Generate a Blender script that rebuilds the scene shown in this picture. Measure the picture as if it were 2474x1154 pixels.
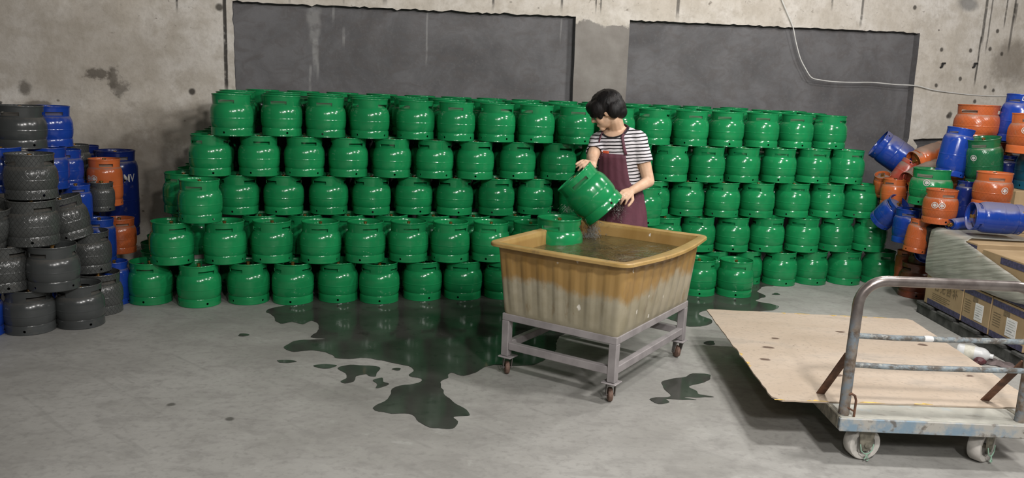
import bpy, bmesh, math, random
from mathutils import Vector, Matrix, Quaternion, noise
from math import sin, cos, pi, atan2, radians, hypot, sqrt

random.seed(7)
for o in list(bpy.data.objects):
    bpy.data.objects.remove(o)
scene = bpy.context.scene
COL = scene.collection

# ---------------------------------------------------------------- camera
FPX, PITCH, ROLL, EYE = 1950.0, 0.1845, 0.0421, 1.599
cp, sp, cr, sr = cos(PITCH), sin(PITCH), cos(ROLL), sin(ROLL)
_r = Vector((1, 0, 0)); _dn = Vector((0, -sp, -cp)); _fw = Vector((0, cp, -sp))
_right = _r * cr - _dn * sr
_down = _r * sr + _dn * cr
cam = bpy.data.cameras.new('camera')
cam.sensor_fit = 'HORIZONTAL'; cam.sensor_width = 36.0
cam.lens = FPX / 2474.0 * 36.0
cam.clip_start = 0.05; cam.clip_end = 100
camo = bpy.data.objects.new('camera', cam); COL.objects.link(camo)
m = Matrix.Identity(4)
for i in range(3):
    m[i][0] = _right[i]; m[i][1] = -_down[i]; m[i][2] = -_fw[i]
m[0][3], m[1][3], m[2][3] = 0, 0, EYE
camo.matrix_world = m
scene.camera = camo

# ---------------------------------------------------------------- world, lamps of the hall and an added fill lamp
world = bpy.data.worlds.new('hall_air'); scene.world = world
world.use_nodes = True
world.node_tree.nodes['Background'].inputs[0].default_value = (1.0, 0.97, 0.93, 1)
world.node_tree.nodes['Background'].inputs[1].default_value = 0.055
# the row of ceiling lamps that runs over the hall (seen as highlights on the paint), plus one added fill
for lx, ly, lz, pw in ((2.6, 5.6, 3.2, 125), (2.2, 3.3, 3.2, 200), (1.6, 1.0, 3.2, 330), (1.3, -1.0, 3.2, 330), (-0.5, -1.6, 3.2, 110), (4.6, 4.2, 3.2, 170)):  # last one: unseen fill lamp, added to brighten the right wall
    ld = bpy.data.lights.new('ceiling_and_fill_lamp', 'POINT')
    ld.shadow_soft_size = 0.15; ld.energy = pw; ld.color = (1.0, 0.97, 0.94)
    lo = bpy.data.objects.new('ceiling_and_fill_lamp', ld); COL.objects.link(lo)
    lo.location = (lx, ly, lz)
scene.view_settings.view_transform = 'Standard'
scene.view_settings.look = 'None'
scene.view_settings.exposure = 0.07
scene.cycles.max_bounces = 5; scene.cycles.diffuse_bounces = 2; scene.cycles.glossy_bounces = 3; scene.cycles.transmission_bounces = 3; scene.cycles.transparent_max_bounces = 6
scene.cycles.caustics_reflective = False; scene.cycles.caustics_refractive = False
scene.view_settings.gamma = 1.0
scene.view_settings.use_curve_mapping = False


# ---------------------------------------------------------------- measuring helpers
def ray(px, py):
    a = (px - 1237) / FPX; b = (py - 577) / FPX
    u = a * cr + b * sr; v = -a * sr + b * cr
    return Vector((u, cp - v * sp, -sp - v * cp))


def ground(px, py, z=0.0):
    d = ray(px, py); t = (z - EYE) / d.z
    return Vector((0, 0, EYE)) + d * t


def at(px, py, Y):
    d = ray(px, py); t = Y / d.y
    return Vector((0, 0, EYE)) + d * t


def at_x(px, py, X):
    d = ray(px, py); t = X / d.x
    return Vector((0, 0, EYE)) + d * t


# ---------------------------------------------------------------- material helpers
class NT:
    def __init__(s, name):
        s.m = bpy.data.materials.new(name); s.m.use_nodes = True
        s.t = s.m.node_tree; s.t.nodes.clear()
        s.out = s.t.nodes.new('ShaderNodeOutputMaterial')
        s.b = s.t.nodes.new('ShaderNodeBsdfPrincipled')
        s.t.links.new(s.b.outputs[0], s.out.inputs[0])
        s._co = None; s._cache = {}

    def n(s, typ, **kw):
        nd = s.t.nodes.new('ShaderNode' + typ)
        for k, v in kw.items():
            setattr(nd, k, v)
        return nd

    def put(s, sock, v):
        if v is None:
            return
        if isinstance(v, bpy.types.NodeSocket):
            s.t.links.new(v, sock)
        elif isinstance(v, (tuple, list)) and sock.type == 'RGBA' and len(v) == 3:
            sock.default_value = (*v, 1)
        else:
            sock.default_value = v

    def co(s):
        if s._co is None:
            s._co = s.n('TexCoord').outputs['Object']
        return s._co

    def noise(s, scale, detail=4, rough=.55, vec=None, dist=0.0):
        key = (scale, detail, rough, dist)
        if vec is None and key in s._cache: return s._cache[key]
        nd = s.n('TexNoise'); s.put(nd.inputs['Vector'], vec or s.co())
        if vec is None: s._cache[key] = nd.outputs['Fac']
        nd.inputs['Scale'].default_value = scale; nd.inputs['Detail'].default_value = detail
        nd.inputs['Roughness'].default_value = rough; nd.inputs['Distortion'].default_value = dist
        return nd.outputs['Fac']

    def voro(s, scale, vec=None, feature='F1', rnd=1.0):
        nd = s.n('TexVoronoi', feature=feature); s.put(nd.inputs['Vector'], vec or s.co())
        nd.inputs['Scale'].default_value = scale; nd.inputs['Randomness'].default_value = rnd
        return nd.outputs['Distance']

    def math(s, op, a, b=None, c=None):
        nd = s.n('Math', operation=op)
        s.put(nd.inputs[0], a)
        if b is not None: s.put(nd.inputs[1], b)
        if c is not None: s.put(nd.inputs[2], c)
        return nd.outputs[0]

    def ramp(s, f, a, b, lo=0.0, hi=1.0):
        nd = s.n('MapRange', interpolation_type='SMOOTHSTEP'); s.put(nd.inputs[0], f)
        nd.inputs[1].default_value = a; nd.inputs[2].default_value = b
        nd.inputs[3].default_value = lo; nd.inputs[4].default_value = hi
        return nd.outputs[0]

    def mix(s, f, a, b, mode='MIX'):
        nd = s.n('Mix', data_type='RGBA', blend_type=mode)
        s.put(nd.inputs[0], f); s.put(nd.inputs[6], a); s.put(nd.inputs[7], b)
        return nd.outputs[2]

    def sep(s, vec=None):
        nd = s.n('SeparateXYZ'); s.put(nd.inputs[0], vec or s.co()); return nd.outputs

    def comb(s, x, y, z):
        nd = s.n('CombineXYZ'); s.put(nd.inputs[0], x); s.put(nd.inputs[1], y); s.put(nd.inputs[2], z)
        return nd.outputs[0]

    def scale(s, sx, sy, sz, vec=None):
        nd = s.n('Mapping'); s.put(nd.inputs[0], vec or s.co()); nd.inputs['Scale'].default_value = (sx, sy, sz)
        return nd.outputs[0]

    def bump(s, h, strength=.2, dist=.01):
        nd = s.n('Bump'); s.put(nd.inputs['Height'], h)
        nd.inputs['Strength'].default_value = strength; nd.inputs['Distance'].default_value = dist
        s.t.links.new(nd.outputs[0], s.b.inputs['Normal'])

    def fin(s, color=None, rough=None, metal=None, spec=None, coat=None):
        s.put(s.b.inputs['Base Color'], color); s.put(s.b.inputs['Roughness'], rough)
        s.put(s.b.inputs['Metallic'], metal); s.put(s.b.inputs['Specular IOR Level'], spec)
        if coat is not None:
            s.b.inputs['Coat Weight'].default_value = coat; s.b.inputs['Coat Roughness'].default_value = .04
        return s.m


def srgb(r, g, b):
    f = lambda c: (c / 255 / 12.92) if c / 255 <= .04045 else ((c / 255 + .055) / 1.055) ** 2.4
    return (f(r), f(g), f(b))


def plain(name, col, rough=.5, metal=0.0, var=.15, scale=12, bump=0.0):
    t = NT(name)
    f = t.noise(scale)
    dark = tuple(c * (1 - var) for c in col); lite = tuple(min(1, c * (1 + var)) for c in col)
    if bump: t.bump(t.noise(scale * 6), bump, .005)
    return t.fin(t.mix(t.ramp(f, .3, .7), dark, lite), rough, metal)


DUST = (.17, .145, .115)


def paint(name, col, rough=.12, dust=0.0, net=0.0, wear=0.0):
    """gloss paint of the gas cylinders; dust lies on the upward faces, net = diamond marks of a plastic sleeve"""
    t = NT(name)
    oi = t.n('ObjectInfo')
    hv = t.ramp(t.noise(7), .3, .7, .9, 1.08)
    rv = t.math('MULTIPLY_ADD', oi.outputs['Random'], .16, .92)
    c = t.mix(1.0, col, t.comb(t.math('MULTIPLY', hv, rv), t.math('MULTIPLY', hv, rv), t.math('MULTIPLY', hv, rv)), 'MULTIPLY')
    h = t.noise(55, 2)
    r = rough
    if net:
        x, y, z = t.sep()
        ang = t.math('MULTIPLY', t.math('ARCTAN2', y, x), 16.0)
        zz = t.math('MULTIPLY', z, 86.0)
        a = t.math('ABSOLUTE', t.math('SINE', t.math('ADD', ang, zz)))
        b = t.math('ABSOLUTE', t.math('SINE', t.math('SUBTRACT', ang, zz)))
        line = t.ramp(t.math('MINIMUM', a, b), .0, .30, 1.0, 0.0)
        c = t.mix(t.math('MULTIPLY', line, net), c, tuple(k * .35 for k in col))
        h = t.math('MULTIPLY_ADD', line, 1.6, h)
        r = .2
    t.bump(h, .05 if not net else .22 * net + .05, .003)
    if dust:
        nz = t.sep(t.n('NewGeometry').outputs['Normal'])[2]
        f = t.math('ADD', nz, t.math('MULTIPLY_ADD', t.noise(14, 5), .7, -.35))
        m_ = t.math('MULTIPLY', t.ramp(f, .28, .75), dust)
        m2 = t.math('MAXIMUM', m_, t.math('MULTIPLY', t.ramp(t.noise(20, 6), .58, .75), dust * .35))
        c = t.mix(m2, c, DUST)
        r = t.math('MULTIPLY_ADD', m2, .7, r if isinstance(r, float) else .15)
    return t.fin(c, r, 0.0, .5)


MAT = {}
MAT['green'] = paint('green_gloss_paint', (.011, .225, .072), .17)
MAT['grey'] = paint('dark_grey_gloss_paint', (.052, .056, .056), .2, .25, False)
MAT['greynet'] = paint('dark_grey_netted_paint', (.06, .063, .061), .2, .25, .75)
MAT['blue'] = paint('blue_gloss_paint', (.010, .042, .27), .18, .6)
MAT['bluenet'] = paint('blue_netted_paint', (.010, .042, .24), .2, .75, .3)
MAT['navy'] = paint('navy_gloss_paint', (.008, .018, .12), .2, .7)
MAT['orange'] = paint('orange_gloss_paint', (.48, .115, .034), .18, .85)
MAT['orangenet'] = paint('orange_netted_paint', (.40, .095, .03), .2, .75, .3)
MAT['brown'] = paint('brown_red_netted_paint', (.12, .03, .014), .25, .4, .3)
MAT['rosy'] = paint('dusty_red_paint', (.34, .06, .04), .25, .95)
MAT['dgreen'] = paint('dark_green_gloss_paint', (.012, .11, .04), .2, .8)
MAT['dgreennet'] = paint('dark_green_netted_paint', (.012, .10, .04), .2, .6, .3)
MAT['teal'] = paint('teal_gloss_paint', (.012, .10, .17), .3, .7)
MAT['brass'] = plain('brass_valve', (.45, .25, .08), .3, .9)
MAT['whiteink'] = plain('white_print', (.46, .44, .42), .5, 0, .2, 60)


# ---------------------------------------------------------------- mesh helpers
def obj(name, me, mat=None, parent=None, loc=None):
    o = bpy.data.objects.new(name, me); COL.objects.link(o)
    if mat is not None:
        if len(me.materials) == 0:
            me.materials.append(mat)
        elif me.materials[0] != mat:
            o.material_slots[0].link = 'OBJECT'; o.material_slots[0].material = mat
    if parent is not None: o.parent = parent
    if loc is not None: o.location = loc
    return o


def empty(name, loc=(0, 0, 0), rot=None):
    o = bpy.data.objects.new(name, None); COL.objects.link(o)
    o.empty_display_size = .1; o.location = loc
    if rot is not None:
        o.rotation_mode = 'QUATERNION'; o.rotation_quaternion = rot
    return o


def tag(o, label, cat, group=None, kind=None):
    if label: o['label'] = label
    if cat: o['category'] = cat
    if group: o['group'] = group
    if kind: o['kind'] = kind
    return o


def to_mesh(name, bm, smooth=True, angle=40):
    me = bpy.data.meshes.new(name)
    bmesh.ops.recalc_face_normals(bm, faces=bm.faces)
    bm.to_mesh(me); bm.free()
    if smooth:
        for p in me.polygons: p.use_smooth = True
        me.set_sharp_from_angle(angle=radians(angle))
    return me


def box(bm, c, s, rot=None, bev=0.0):
    r = bmesh.ops.create_cube(bm, size=1.0)
    vs = r['verts']
    bmesh.ops.scale(bm, vec=s, verts=vs)
    if bev:
        es = list({e for v in vs for e in v.link_edges})
        rb = bmesh.ops.bevel(bm, geom=es, offset=bev, segments=1, affect='EDGES')
        vs = list({v for f in rb['faces'] for v in f.verts} | {v for v in vs if v.is_valid})
    if rot is not None:
        bmesh.ops.rotate(bm, cent=(0, 0, 0), matrix=rot, verts=vs)
    bmesh.ops.translate(bm, vec=c, verts=vs)
    return vs


def bar(bm, a, b, w, h, up=(0, 0, 1), bev=0.0):
    """box beam from a to b, w across, h along up"""
    a = Vector(a); b = Vector(b); d = b - a; L = d.length; d.normalize()
    up = Vector(up); s = d.cross(up)
    if s.length < 1e-4: s = d.cross(Vector((1, 0, 0)))
    s.normalize(); u = s.cross(d)
    M = Matrix((s, d, u)).transposed()
    return box(bm, (a + b) / 2, (w, L, h), M, bev)


def tube(bm, pts, r, seg=10, cap=True, closed=False):
    pts = [Vector(p) for p in pts]; n = len(pts); rings = []
    rr = r if isinstance(r, (list, tuple)) else [r] * n
    prev = None
    for i, p in enumerate(pts):
        if closed:
            d = pts[(i + 1) % n] - pts[i - 1]
        else:
            d = pts[min(i + 1, n - 1)] - pts[max(i - 1, 0)]
        d.normalize()
        if prev is None:
            s = d.cross(Vector((0, 0, 1)))
            if s.length < .1: s = d.cross(Vector((1, 0, 0)))
        else:
            s = prev - d * prev.dot(d)
        s.normalize(); prev = s; u = d.cross(s)
        rings.append([bm.verts.new(p + (s * cos(2 * pi * k / seg) + u * sin(2 * pi * k / seg)) * rr[i]) for k in range(seg)])
    for i in range(n if closed else n - 1):
        A = rings[i]; B = rings[(i + 1) % n]
        for k in range(seg):
            bm.faces.new((A[k], A[(k + 1) % seg], B[(k + 1) % seg], B[k]))
    if cap and not closed:
        bm.faces.new(rings[0][::-1]); bm.faces.new(rings[-1])
    return [v for R in rings for v in R]


def lathe(bm, prof, seg=32, axis=None, origin=None):
    """prof = [(r, z)...]; r == 0 closes"""
    rings = []
    for r, z in prof:
        if r < 1e-6:
            rings.append([bm.verts.new((0, 0, z))])
        else:
            rings.append([bm.verts.new((r * cos(2 * pi * k / seg), r * sin(2 * pi * k / seg), z)) for k in range(seg)])
    for A, B in zip(rings, rings[1:]):
        for k in range(seg):
            k2 = (k + 1) % seg
            if len(A) == 1 and len(B) == 1: continue
            if len(A) == 1: bm.faces.new((A[0], B[k2], B[k]))
            elif len(B) == 1: bm.faces.new((A[k], A[k2], B[0]))
            else: bm.faces.new((A[k], A[k2], B[k2], B[k]))
    vs = [v for R in rings for v in R]
    M_ = Vector((0, 0, 1)).rotation_difference(Vector(axis)).to_matrix() if axis is not None else Matrix.Identity(3)
    O_ = Vector(origin) if origin is not None else Vector()
    if axis is not None or origin is not None:
        for v_ in vs: v_.co = M_ @ v_.co + O_
    return vs


def shell(bm, prof, thick, seg, hole=None, warp=None):
    """open ring wall of revolution with thickness; hole(i,j) removes cells, warp moves grid points (ang,z)"""
    n = len(prof)
    O = {}; I = {}
    for i, (r, z) in enumerate(prof):
        for k in range(seg):
            a = 2 * pi * k / seg; zz = z
            if warp:
                a, zz = warp(i, k, a, z)
            O[i, k] = bm.verts.new((r * cos(a), r * sin(a), zz))
            I[i, k] = bm.verts.new(((r - thick) * cos(a), (r - thick) * sin(a), zz))
    keep = lambda i, k: 0 <= i < n - 1 and not (hole and hole(i, k % seg))
    for i in range(n - 1):
        for k in range(seg):
            if not keep(i, k): continue
            k2 = (k + 1) % seg
            bm.faces.new((O[i, k], O[i, k2], O[i + 1, k2], O[i + 1, k]))
            bm.faces.new((I[i, k], I[i + 1, k], I[i + 1, k2], I[i, k2]))
            if not keep(i - 1, k): bm.faces.new((O[i, k], I[i, k], I[i, k2], O[i, k2]))
            if not keep(i + 1, k): bm.faces.new((O[i + 1, k], O[i + 1, k2], I[i + 1, k2], I[i + 1, k]))
            if not keep(i, k - 1): bm.faces.new((O[i, k], O[i + 1, k], I[i + 1, k], I[i, k]))
            if not keep(i, k + 1): bm.faces.new((O[i, k2], I[i, k2], I[i + 1, k2], O[i + 1, k2]))


# ---------------------------------------------------------------- gas cylinder
H0 = 0.2947
_types = {}


def cyl_type(R=.15, H=H0, tall_collar=False):
    """meshes of one size of gas cylinder: body, foot ring with four vent holes, collar with three hand slots, valve"""
    key = (round(R, 3), round(H, 3), tall_collar)
    if key in _types: return _types[key]
    q = R / .15
    foot = .056 * min(q, 1.1)
    colh = (.072 if not tall_collar else .105) * min(q, 1.1)
    ztop = H
    zs = H - colh - .004         # where the collar meets the shoulder
    rc = .1305 * q                # collar radius at its foot
    bm = bmesh.new()
    seam = foot + (zs - foot) * .43
    prof = [(0, foot * .55), (.07 * q, foot * .6), (.115 * q, foot * .8), (.1375 * q, foot * .985), (.1405 * q, foot + .006), (.1462 * q, foot + .020), (.1495 * q, foot + .042),
            (.150 * q, seam - .0075), (.150 * q, seam - .0045), (.1512 * q, seam - .002), (.1512 * q, seam + .002), (.150 * q, seam + .0045), (.150 * q, seam + .0075),
            (.1497 * q, zs - .052 * q), (.1478 * q, zs - .036 * q), (.1435 * q, zs - .020 * q), (.1365 * q, zs - .005 * q), (.1275 * q, zs + .007 * q), (.116 * q, zs + .016 * q),
            (.100 * q, zs + .027 * q), (.07 * q, zs + .038 * q), (.03 * q, zs + .043 * q), (0, zs + .044 * q)]
    lathe(bm, prof, 36)
    body = to_mesh('body', bm, True, 60)
    # foot ring
    bm = bmesh.new(); rf = .1445 * q; hz = foot * .47; hr = .0085
    fp = [(rf * .985, 0), (rf + .001, .004), (rf, .010), (rf, hz - hr), (rf, hz), (rf, hz + hr), (rf * .997, foot - .006), (rf * .975, foot + .003)]
    SEG = 40; C = [0, 10, 20, 30]

    def warp(i, k, a, z):
        for c in C:
            dk = (k - c + SEG // 2) % SEG - SEG // 2
            if abs(dk) <= 1 and 3 <= i <= 5:
                di = i - 4
                f = .7071 if (dk and di) else 1.0
                return 2 * pi * c / SEG + dk * hr * f / rf, hz + di * hr * f
        return a, z

    def hole(i, k):
        return i in (3, 4) and any((k - c) % SEG in (0, SEG - 1) for c in C)
    shell(bm, fp, .0035, SEG, hole, warp)
    ring = to_mesh('foot_ring', bm, True, 45)
    # collar
    bm = bmesh.new()
    z0 = zs - .004; ch = ztop - z0
    cpf = [(rc, z0), (rc, z0 + ch * .20), (rc + .001 * q, z0 + ch * .36), (rc + .002 * q, z0 + ch * .50), (rc + .003 * q, z0 + ch * .78), (rc + .0037 * q, ztop - .010),
           (rc + .0062 * q, ztop - .007), (rc + .0066 * q, ztop - .0025), (rc + .005 * q, ztop)]
    SEG2 = 48
    shell(bm, cpf, .0042, SEG2, lambda i, k: i in (1, 2) and (k % 16) in (5, 6, 7, 8, 9, 10, 11))
    collar = to_mesh('collar', bm, True, 45)
    # valve
    bm = bmesh.new(); zv = zs + .042 * q
    lathe(bm, [(0, zv - .004), (.017, zv - .004), (.017, zv + .008), (.011, zv + .010), (.011, zv + .020), (.014, zv + .021), (.014, zv + .028), (.006, zv + .031), (0, zv + .031)], 8)
    valve = to_mesh('valve', bm, False)
    _types[key] = (body, ring, collar, valve)
    return _types[key]


def gas_cylinder(mat, loc, label, group=None, R=.15, H=H0, rotz=None, rot=None, tall_collar=False, valve=True, name='gas_cylinder', collarmat=None):
    body, ring, collar, valv = cyl_type(R, H, tall_collar)
    rz = random.uniform(0, 2 * pi) if rotz is None else rotz
    q = Quaternion((0, 0, 1), rz)
    if rot is not None: q = rot @ q
    root = empty(name, loc, q)
    tag(root, label, 'gas cylinder', group)
    obj('body', body, MAT[mat], root)
    obj('foot_ring', ring, MAT[collarmat or mat], root)
    obj('collar', collar, MAT[collarmat or mat], root)
    if valve: obj('valve', valv, MAT['brass'], root)
    return root


def axis_rot(d, spin=0.0):
    return Vector((0, 0, 1)).rotation_difference(Vector(d).normalized()) @ Quaternion((0, 0, 1), spin)


# ================================================================ THE SETTING
PSI = math.atan(.262); WY = 7.66
WT = Vector((cos(PSI), sin(PSI), 0)); WN = Vector((-sin(PSI), cos(PSI), 0)); WO = Vector((0, WY, 0))


def on_wall(px, py, off=0.0):
    """pixel -> (u, z) on the back wall plane"""
    d = ray(px, py); o = Vector((0, 0, EYE))
    t = (WO + WN * off - o).dot(WN) / d.dot(WN); p = o + d * t
    return ((p - WO).dot(WT), p.z)


def jag(pts, step, amp, seed=0):
    """subdivide an open polyline of 2D points and roughen it"""
    rnd = random.Random(seed); out = []
    for (a, b) in zip(pts, pts[1:]):
        L = hypot(b[0] - a[0], b[1] - a[1]); n = max(1, int(L / step))
        nx, ny = -(b[1] - a[1]) / (L + 1e-9), (b[0] - a[0]) / (L + 1e-9)
        for i in range(n):
            f = i / n; k = rnd.gauss(0, amp) if i else 0
            out.append((a[0] + (b[0] - a[0]) * f + nx * k, a[1] + (b[1] - a[1]) * f + ny * k))
    out.append(pts[-1])
    return out


def prism(poly, y0, y1):
    bm = bmesh.new()
    A = [bm.verts.new((p[0], y0, p[1])) for p in poly]; B = [bm.verts.new((p[0], y1, p[1])) for p in poly]
    n = len(poly)
    f1 = bm.faces.new(A); f2 = bm.faces.new(B[::-1])
    for i in range(n):
        bm.faces.new((A[i], B[i], B[(i + 1) % n], A[(i + 1) % n]))
    bm.normal_update()
    bmesh.ops.triangulate(bm, faces=[f1, f2], quad_method='BEAUTY', ngon_method='EAR_CLIP')
    return bm


def line_down(px0, py0, px1, py1):
    """a near-vertical edge on the wall, continued straight to the floor"""
    a = on_wall(px0, py0); b = on_wall(px1, py1)
    k = (a[0] - b[0]) / (a[1] - b[1])
    return a, (b[0] - k * b[1], 0.0)


# ---- concrete of the wall face
t = NT('pale_weathered_concrete')
x, y, z = t.sep()
n1 = t.noise(1.3, 6, .62); n2 = t.noise(5.5, 6, .6); n3 = t.noise(30, 3)
c = t.mix(t.ramp(n1, .33, .68), (.58, .525, .45), (.73, .69, .635))
c = t.mix(t.ramp(n2, .40, .64, 0, .6), c, (.47, .42, .35))
c = t.mix(t.math('MULTIPLY', t.ramp(n3, .45, .75), .22), c, (.30, .27, .23))
smg = t.noise(2.6, 9, .72, dist=.4)
c = t.mix(t.ramp(smg, .50, .66, 0, .45), c, (.38, .33, .265))
c = t.mix(t.math('MULTIPLY', t.ramp(t.noise(13, 8, .7, t.scale(1, 1, 1.6), .6), .60, .70), t.ramp(t.noise(1.1, 3), .46, .6, 0, .8)), c, (.17, .14, .11))
# small dark pits and scuffs, strewn
vv = t.scale(1, .2, 1.25)
pit = t.ramp(t.math('ADD', t.voro(5.5, vv), t.math('MULTIPLY', t.noise(18, 4), .16)), .10, .165, 1, 0)
c = t.mix(t.math('MULTIPLY', pit, t.ramp(t.noise(.9, 2), .45, .6)), c, (.085, .07, .055))
wob = t.math('MULTIPLY_ADD', t.noise(3.5, 4), .06, -.03)
xw = t.math('ADD', x, wob)


def streak(c, px, py0, py1, w, strength, col=(.045, .04, .035)):
    """thin vertical run-off line between two heights"""
    u0, z0 = on_wall(px, max(py0, 0)); u1, z1 = on_wall(px, py1)
    if py0 <= 0: z0 += 1.5
    m_ = t.ramp(t.math('ABSOLUTE', t.math('SUBTRACT', t.math('MULTIPLY_ADD', wob, .25, x), (u0 + u1) / 2)), w * .55, w * 1.3, 1, 0)
    g = t.math('MULTIPLY', t.ramp(z, z1 - .03, z1 + .10), t.ramp(z, z0, z0 + .02, 1, 0))
    r_ = t.ramp(t.noise(16, 4), .25, .5, .35, 1)
    return t.mix(t.math('MULTIPLY', t.math('MULTIPLY', m_, g), t.math('MULTIPLY', r_, strength)), c, col)


def blot(c, px, py, rx, ry, strength, col=(.06, .052, .042), rough=.8, sc=9):
    """stain with a ragged outline, radii in metres"""
    u0, z0 = on_wall(px, py)
    dx = t.math('DIVIDE', t.math('SUBTRACT', x, u0), rx); dz = t.math('DIVIDE', t.math('SUBTRACT', z, z0), ry)
    d = t.math('SQRT', t.math('ADD', t.math('MULTIPLY', dx, dx), t.math('MULTIPLY', dz, dz)))
    d = t.math('ADD', d, t.math('MULTIPLY_ADD', t.noise(sc, 6, .65), 2 * rough, -rough))
    return t.mix(t.math('MULTIPLY', t.ramp(d, .45, 1.05, 1, 0), strength), c, col)


c = blot(c, 240, 178, .14, .055, .9, rough=1.3, sc=15)
c = blot(c, 274, 188, .06, .12, .8, rough=1.2, sc=15)
c = blot(c, 288, 212, .09, .08, .7, rough=1.3, sc=15)
c = blot(c, 58, 212, .06, .08, .8)
c = blot(c, 95, 250, .12, .03, .7)
c = blot(c, 464, 221, .035, .035, .95, rough=.3)
c = blot(c, 530, 18, .04, .04, .9, rough=.3)
c = blot(c, 350, 440, .6, .5, .6, (.13, .10, .075), .9, 3)
c = blot(c, 430, 300, .5, .22, .5, (.20, .165, .125), .8, 4)
c = blot(c, 150, 330, .9, .25, .35, (.24, .2, .155), .8, 3)
c = blot(c, 100, 120, 1.3, .55, .35, (.30, .26, .21), .9, 2)
c = blot(c, 2440, 150, .35, .3, .6, (.16, .13, .10), .8, 4)
c = blot(c, 2340, 10, .16, .09, .7, (.17, .17, .17), .4, 6)
for px, py in ((2275, 120), (2345, 122), (2392, 118), (2410, 75), (2420, 130), (2262, 206), (2320, 190), (2290, 280), (2355, 245), (2400, 218), (2380, 210), (2210, 18)):
    c = blot(c, px, py, .028, .03, .9, rough=.4)
c = blot(c, 2294, 277, .04, .05, .9)
for px, p0, p1, w, s in ((544, 0, 225, .013, .95), (547, 0, 225, .008, .9), (428, 0, 30, .009, .9), (1191, 0, 25, .012, .85), (1357, 0, 28, .012, .8), (1440, 0, 33, .008, .8), (1452, 0, 33, .008, .8),
                         (1638, 0, 48, .018, .75), (2082, 0, 68, .014, .75), (2010, 0, 25, .012, .7), (2378, 0, 110, .018, .8), (2362, 90, 210, .012, .85), (2390, 0, 130, .01, .7), (2430, 0, 70, .01, .8), (2445, 0, 130, .014, .7),
                         (2452, 10, 60, .025, .7), (700, 0, 10, .01, .8), (930, 0, 14, .02, .75), (830, 0, 12, .008, .7)):
    c = streak(c, px, p0, p1, w, s)
# bare grey render low on the pier between the recesses (ragged upper edge)
ul = on_wall(1360, 100)[0]; ur = on_wall(1560, 100)[0]; zt = on_wall(1455, 58)[1]
inp = t.math('MULTIPLY', t.ramp(x, ul - .01, ul + .01), t.ramp(x, ur - .01, ur + .01, 1, 0))
lowz = t.ramp(t.math('ADD', z, t.math('MULTIPLY_ADD', t.noise(7, 6, .6), .24, -.12)), zt - .012, zt + .012, 1, 0)
pc = t.mix(t.ramp(t.noise(3, 5), .35, .7), (.215, .195, .175), (.30, .28, .255))
c = t.mix(t.math('MULTIPLY', inp, lowz), c, pc)
t.bump(t.math('ADD', n2, t.math('MULTIPLY', n3, .4)), .35, .02)
MAT['concrete'] = t.fin(c, .85)

# ---- grey render of the bricked-up recesses
t = NT('grey_cement_render')
x, y, z = t.sep()
n1 = t.noise(1.6, 6, .6, dist=.6); n2 = t.noise(6, 6, .6, t.scale(1, 1, 1.5), 1.2); n3 = t.noise(40, 3)
c = t.mix(t.ramp(n1, .30, .68), (.088, .085, .088), (.165, .162, .167))
c = t.mix(t.ramp(n2, .40, .70, 0, .55), c, (.108, .096, .093))
c = t.mix(t.ramp(n3, .5, .75, 0, .25), c, (.19, .185, .185))
wob = t.math('MULTIPLY_ADD', t.noise(4, 5), .16, -.08)
for px, p0, p1, w, s in ((757, 12, 110, .055, .5), (762, 100, 175, .03, .6), (750, 165, 245, .012, .5), (768, 160, 195, .012, .45), (806, 12, 60, .012, .45), (832, 75, 118, .013, .55), (1033, 25, 160, .009, .45), (1360, 44, 105, .009, .35)):
    u0, z0 = on_wall(px, p0); u1, z1 = on_wall(px, p1)
    m_ = t.ramp(t.math('ABSOLUTE', t.math('SUBTRACT', t.math('MULTIPLY_ADD', wob, min(1, w * 14), x), u1)), w * .5, w * 1.25, 1, 0)
    g = t.math('MULTIPLY', t.ramp(z, z1 - .03, z1 + .12), t.ramp(z, z0, z0 + .05, 1, 0))
    c = t.mix(t.math('MULTIPLY', t.math('MULTIPLY', m_, g), t.math('MULTIPLY', t.ramp(t.noise(13, 5), .3, .55, .3, 1), s)), c, (.36, .355, .345))
t.bump(t.math('ADD', n2, t.math('MULTIPLY', n3, .3)), .3, .015)
MAT['render'] = t.fin(c, .8)

DEP = .085
L1t, L1b = line_down(562, 0, 570, 216); L1t = (L1t[0] - .002, L1t[1])
R1t, R1b = line_down(1391.5, 40, 1383.3, 241)
L2t, L2b = line_down(1522, 48, 1511, 244)
R2t, R2b = line_down(2223, 80, 2196, 333)
zl = on_wall(562, 3)[1]
hz_ = on_wall(2196, 334)
poly = [(-7, 0)] + [L1b] + jag([(L1b[0], .01), (L1t[0], zl)], .05, .004, 1)[1:] + jag([(L1t[0], zl), on_wall(800, 13), on_wall(1080, 26), R1t], .04, .0045, 2)[1:] \
    + jag([R1t, R1b], .2, .002, 3)[1:] + [L2b] + jag([L2b, L2t], .2, .002, 4)[1:] + jag([L2t, on_wall(1870, 64), on_wall(2060, 72), R2t], .04, .0035, 5)[1:] \
    + jag([R2t, hz_], .2, .003, 6)[1:] + jag([hz_, on_wall(2191, 347), on_wall(2200, 362), on_wall(2213, 364), on_wall(2216, 352), on_wall(2206, 337), on_wall(2330, 332), (7.5, on_wall(2330, 332)[1])], .06, .003, 8)[1:] \
    + [(7.5, 5.2), (-7, 5.2)]
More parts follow.
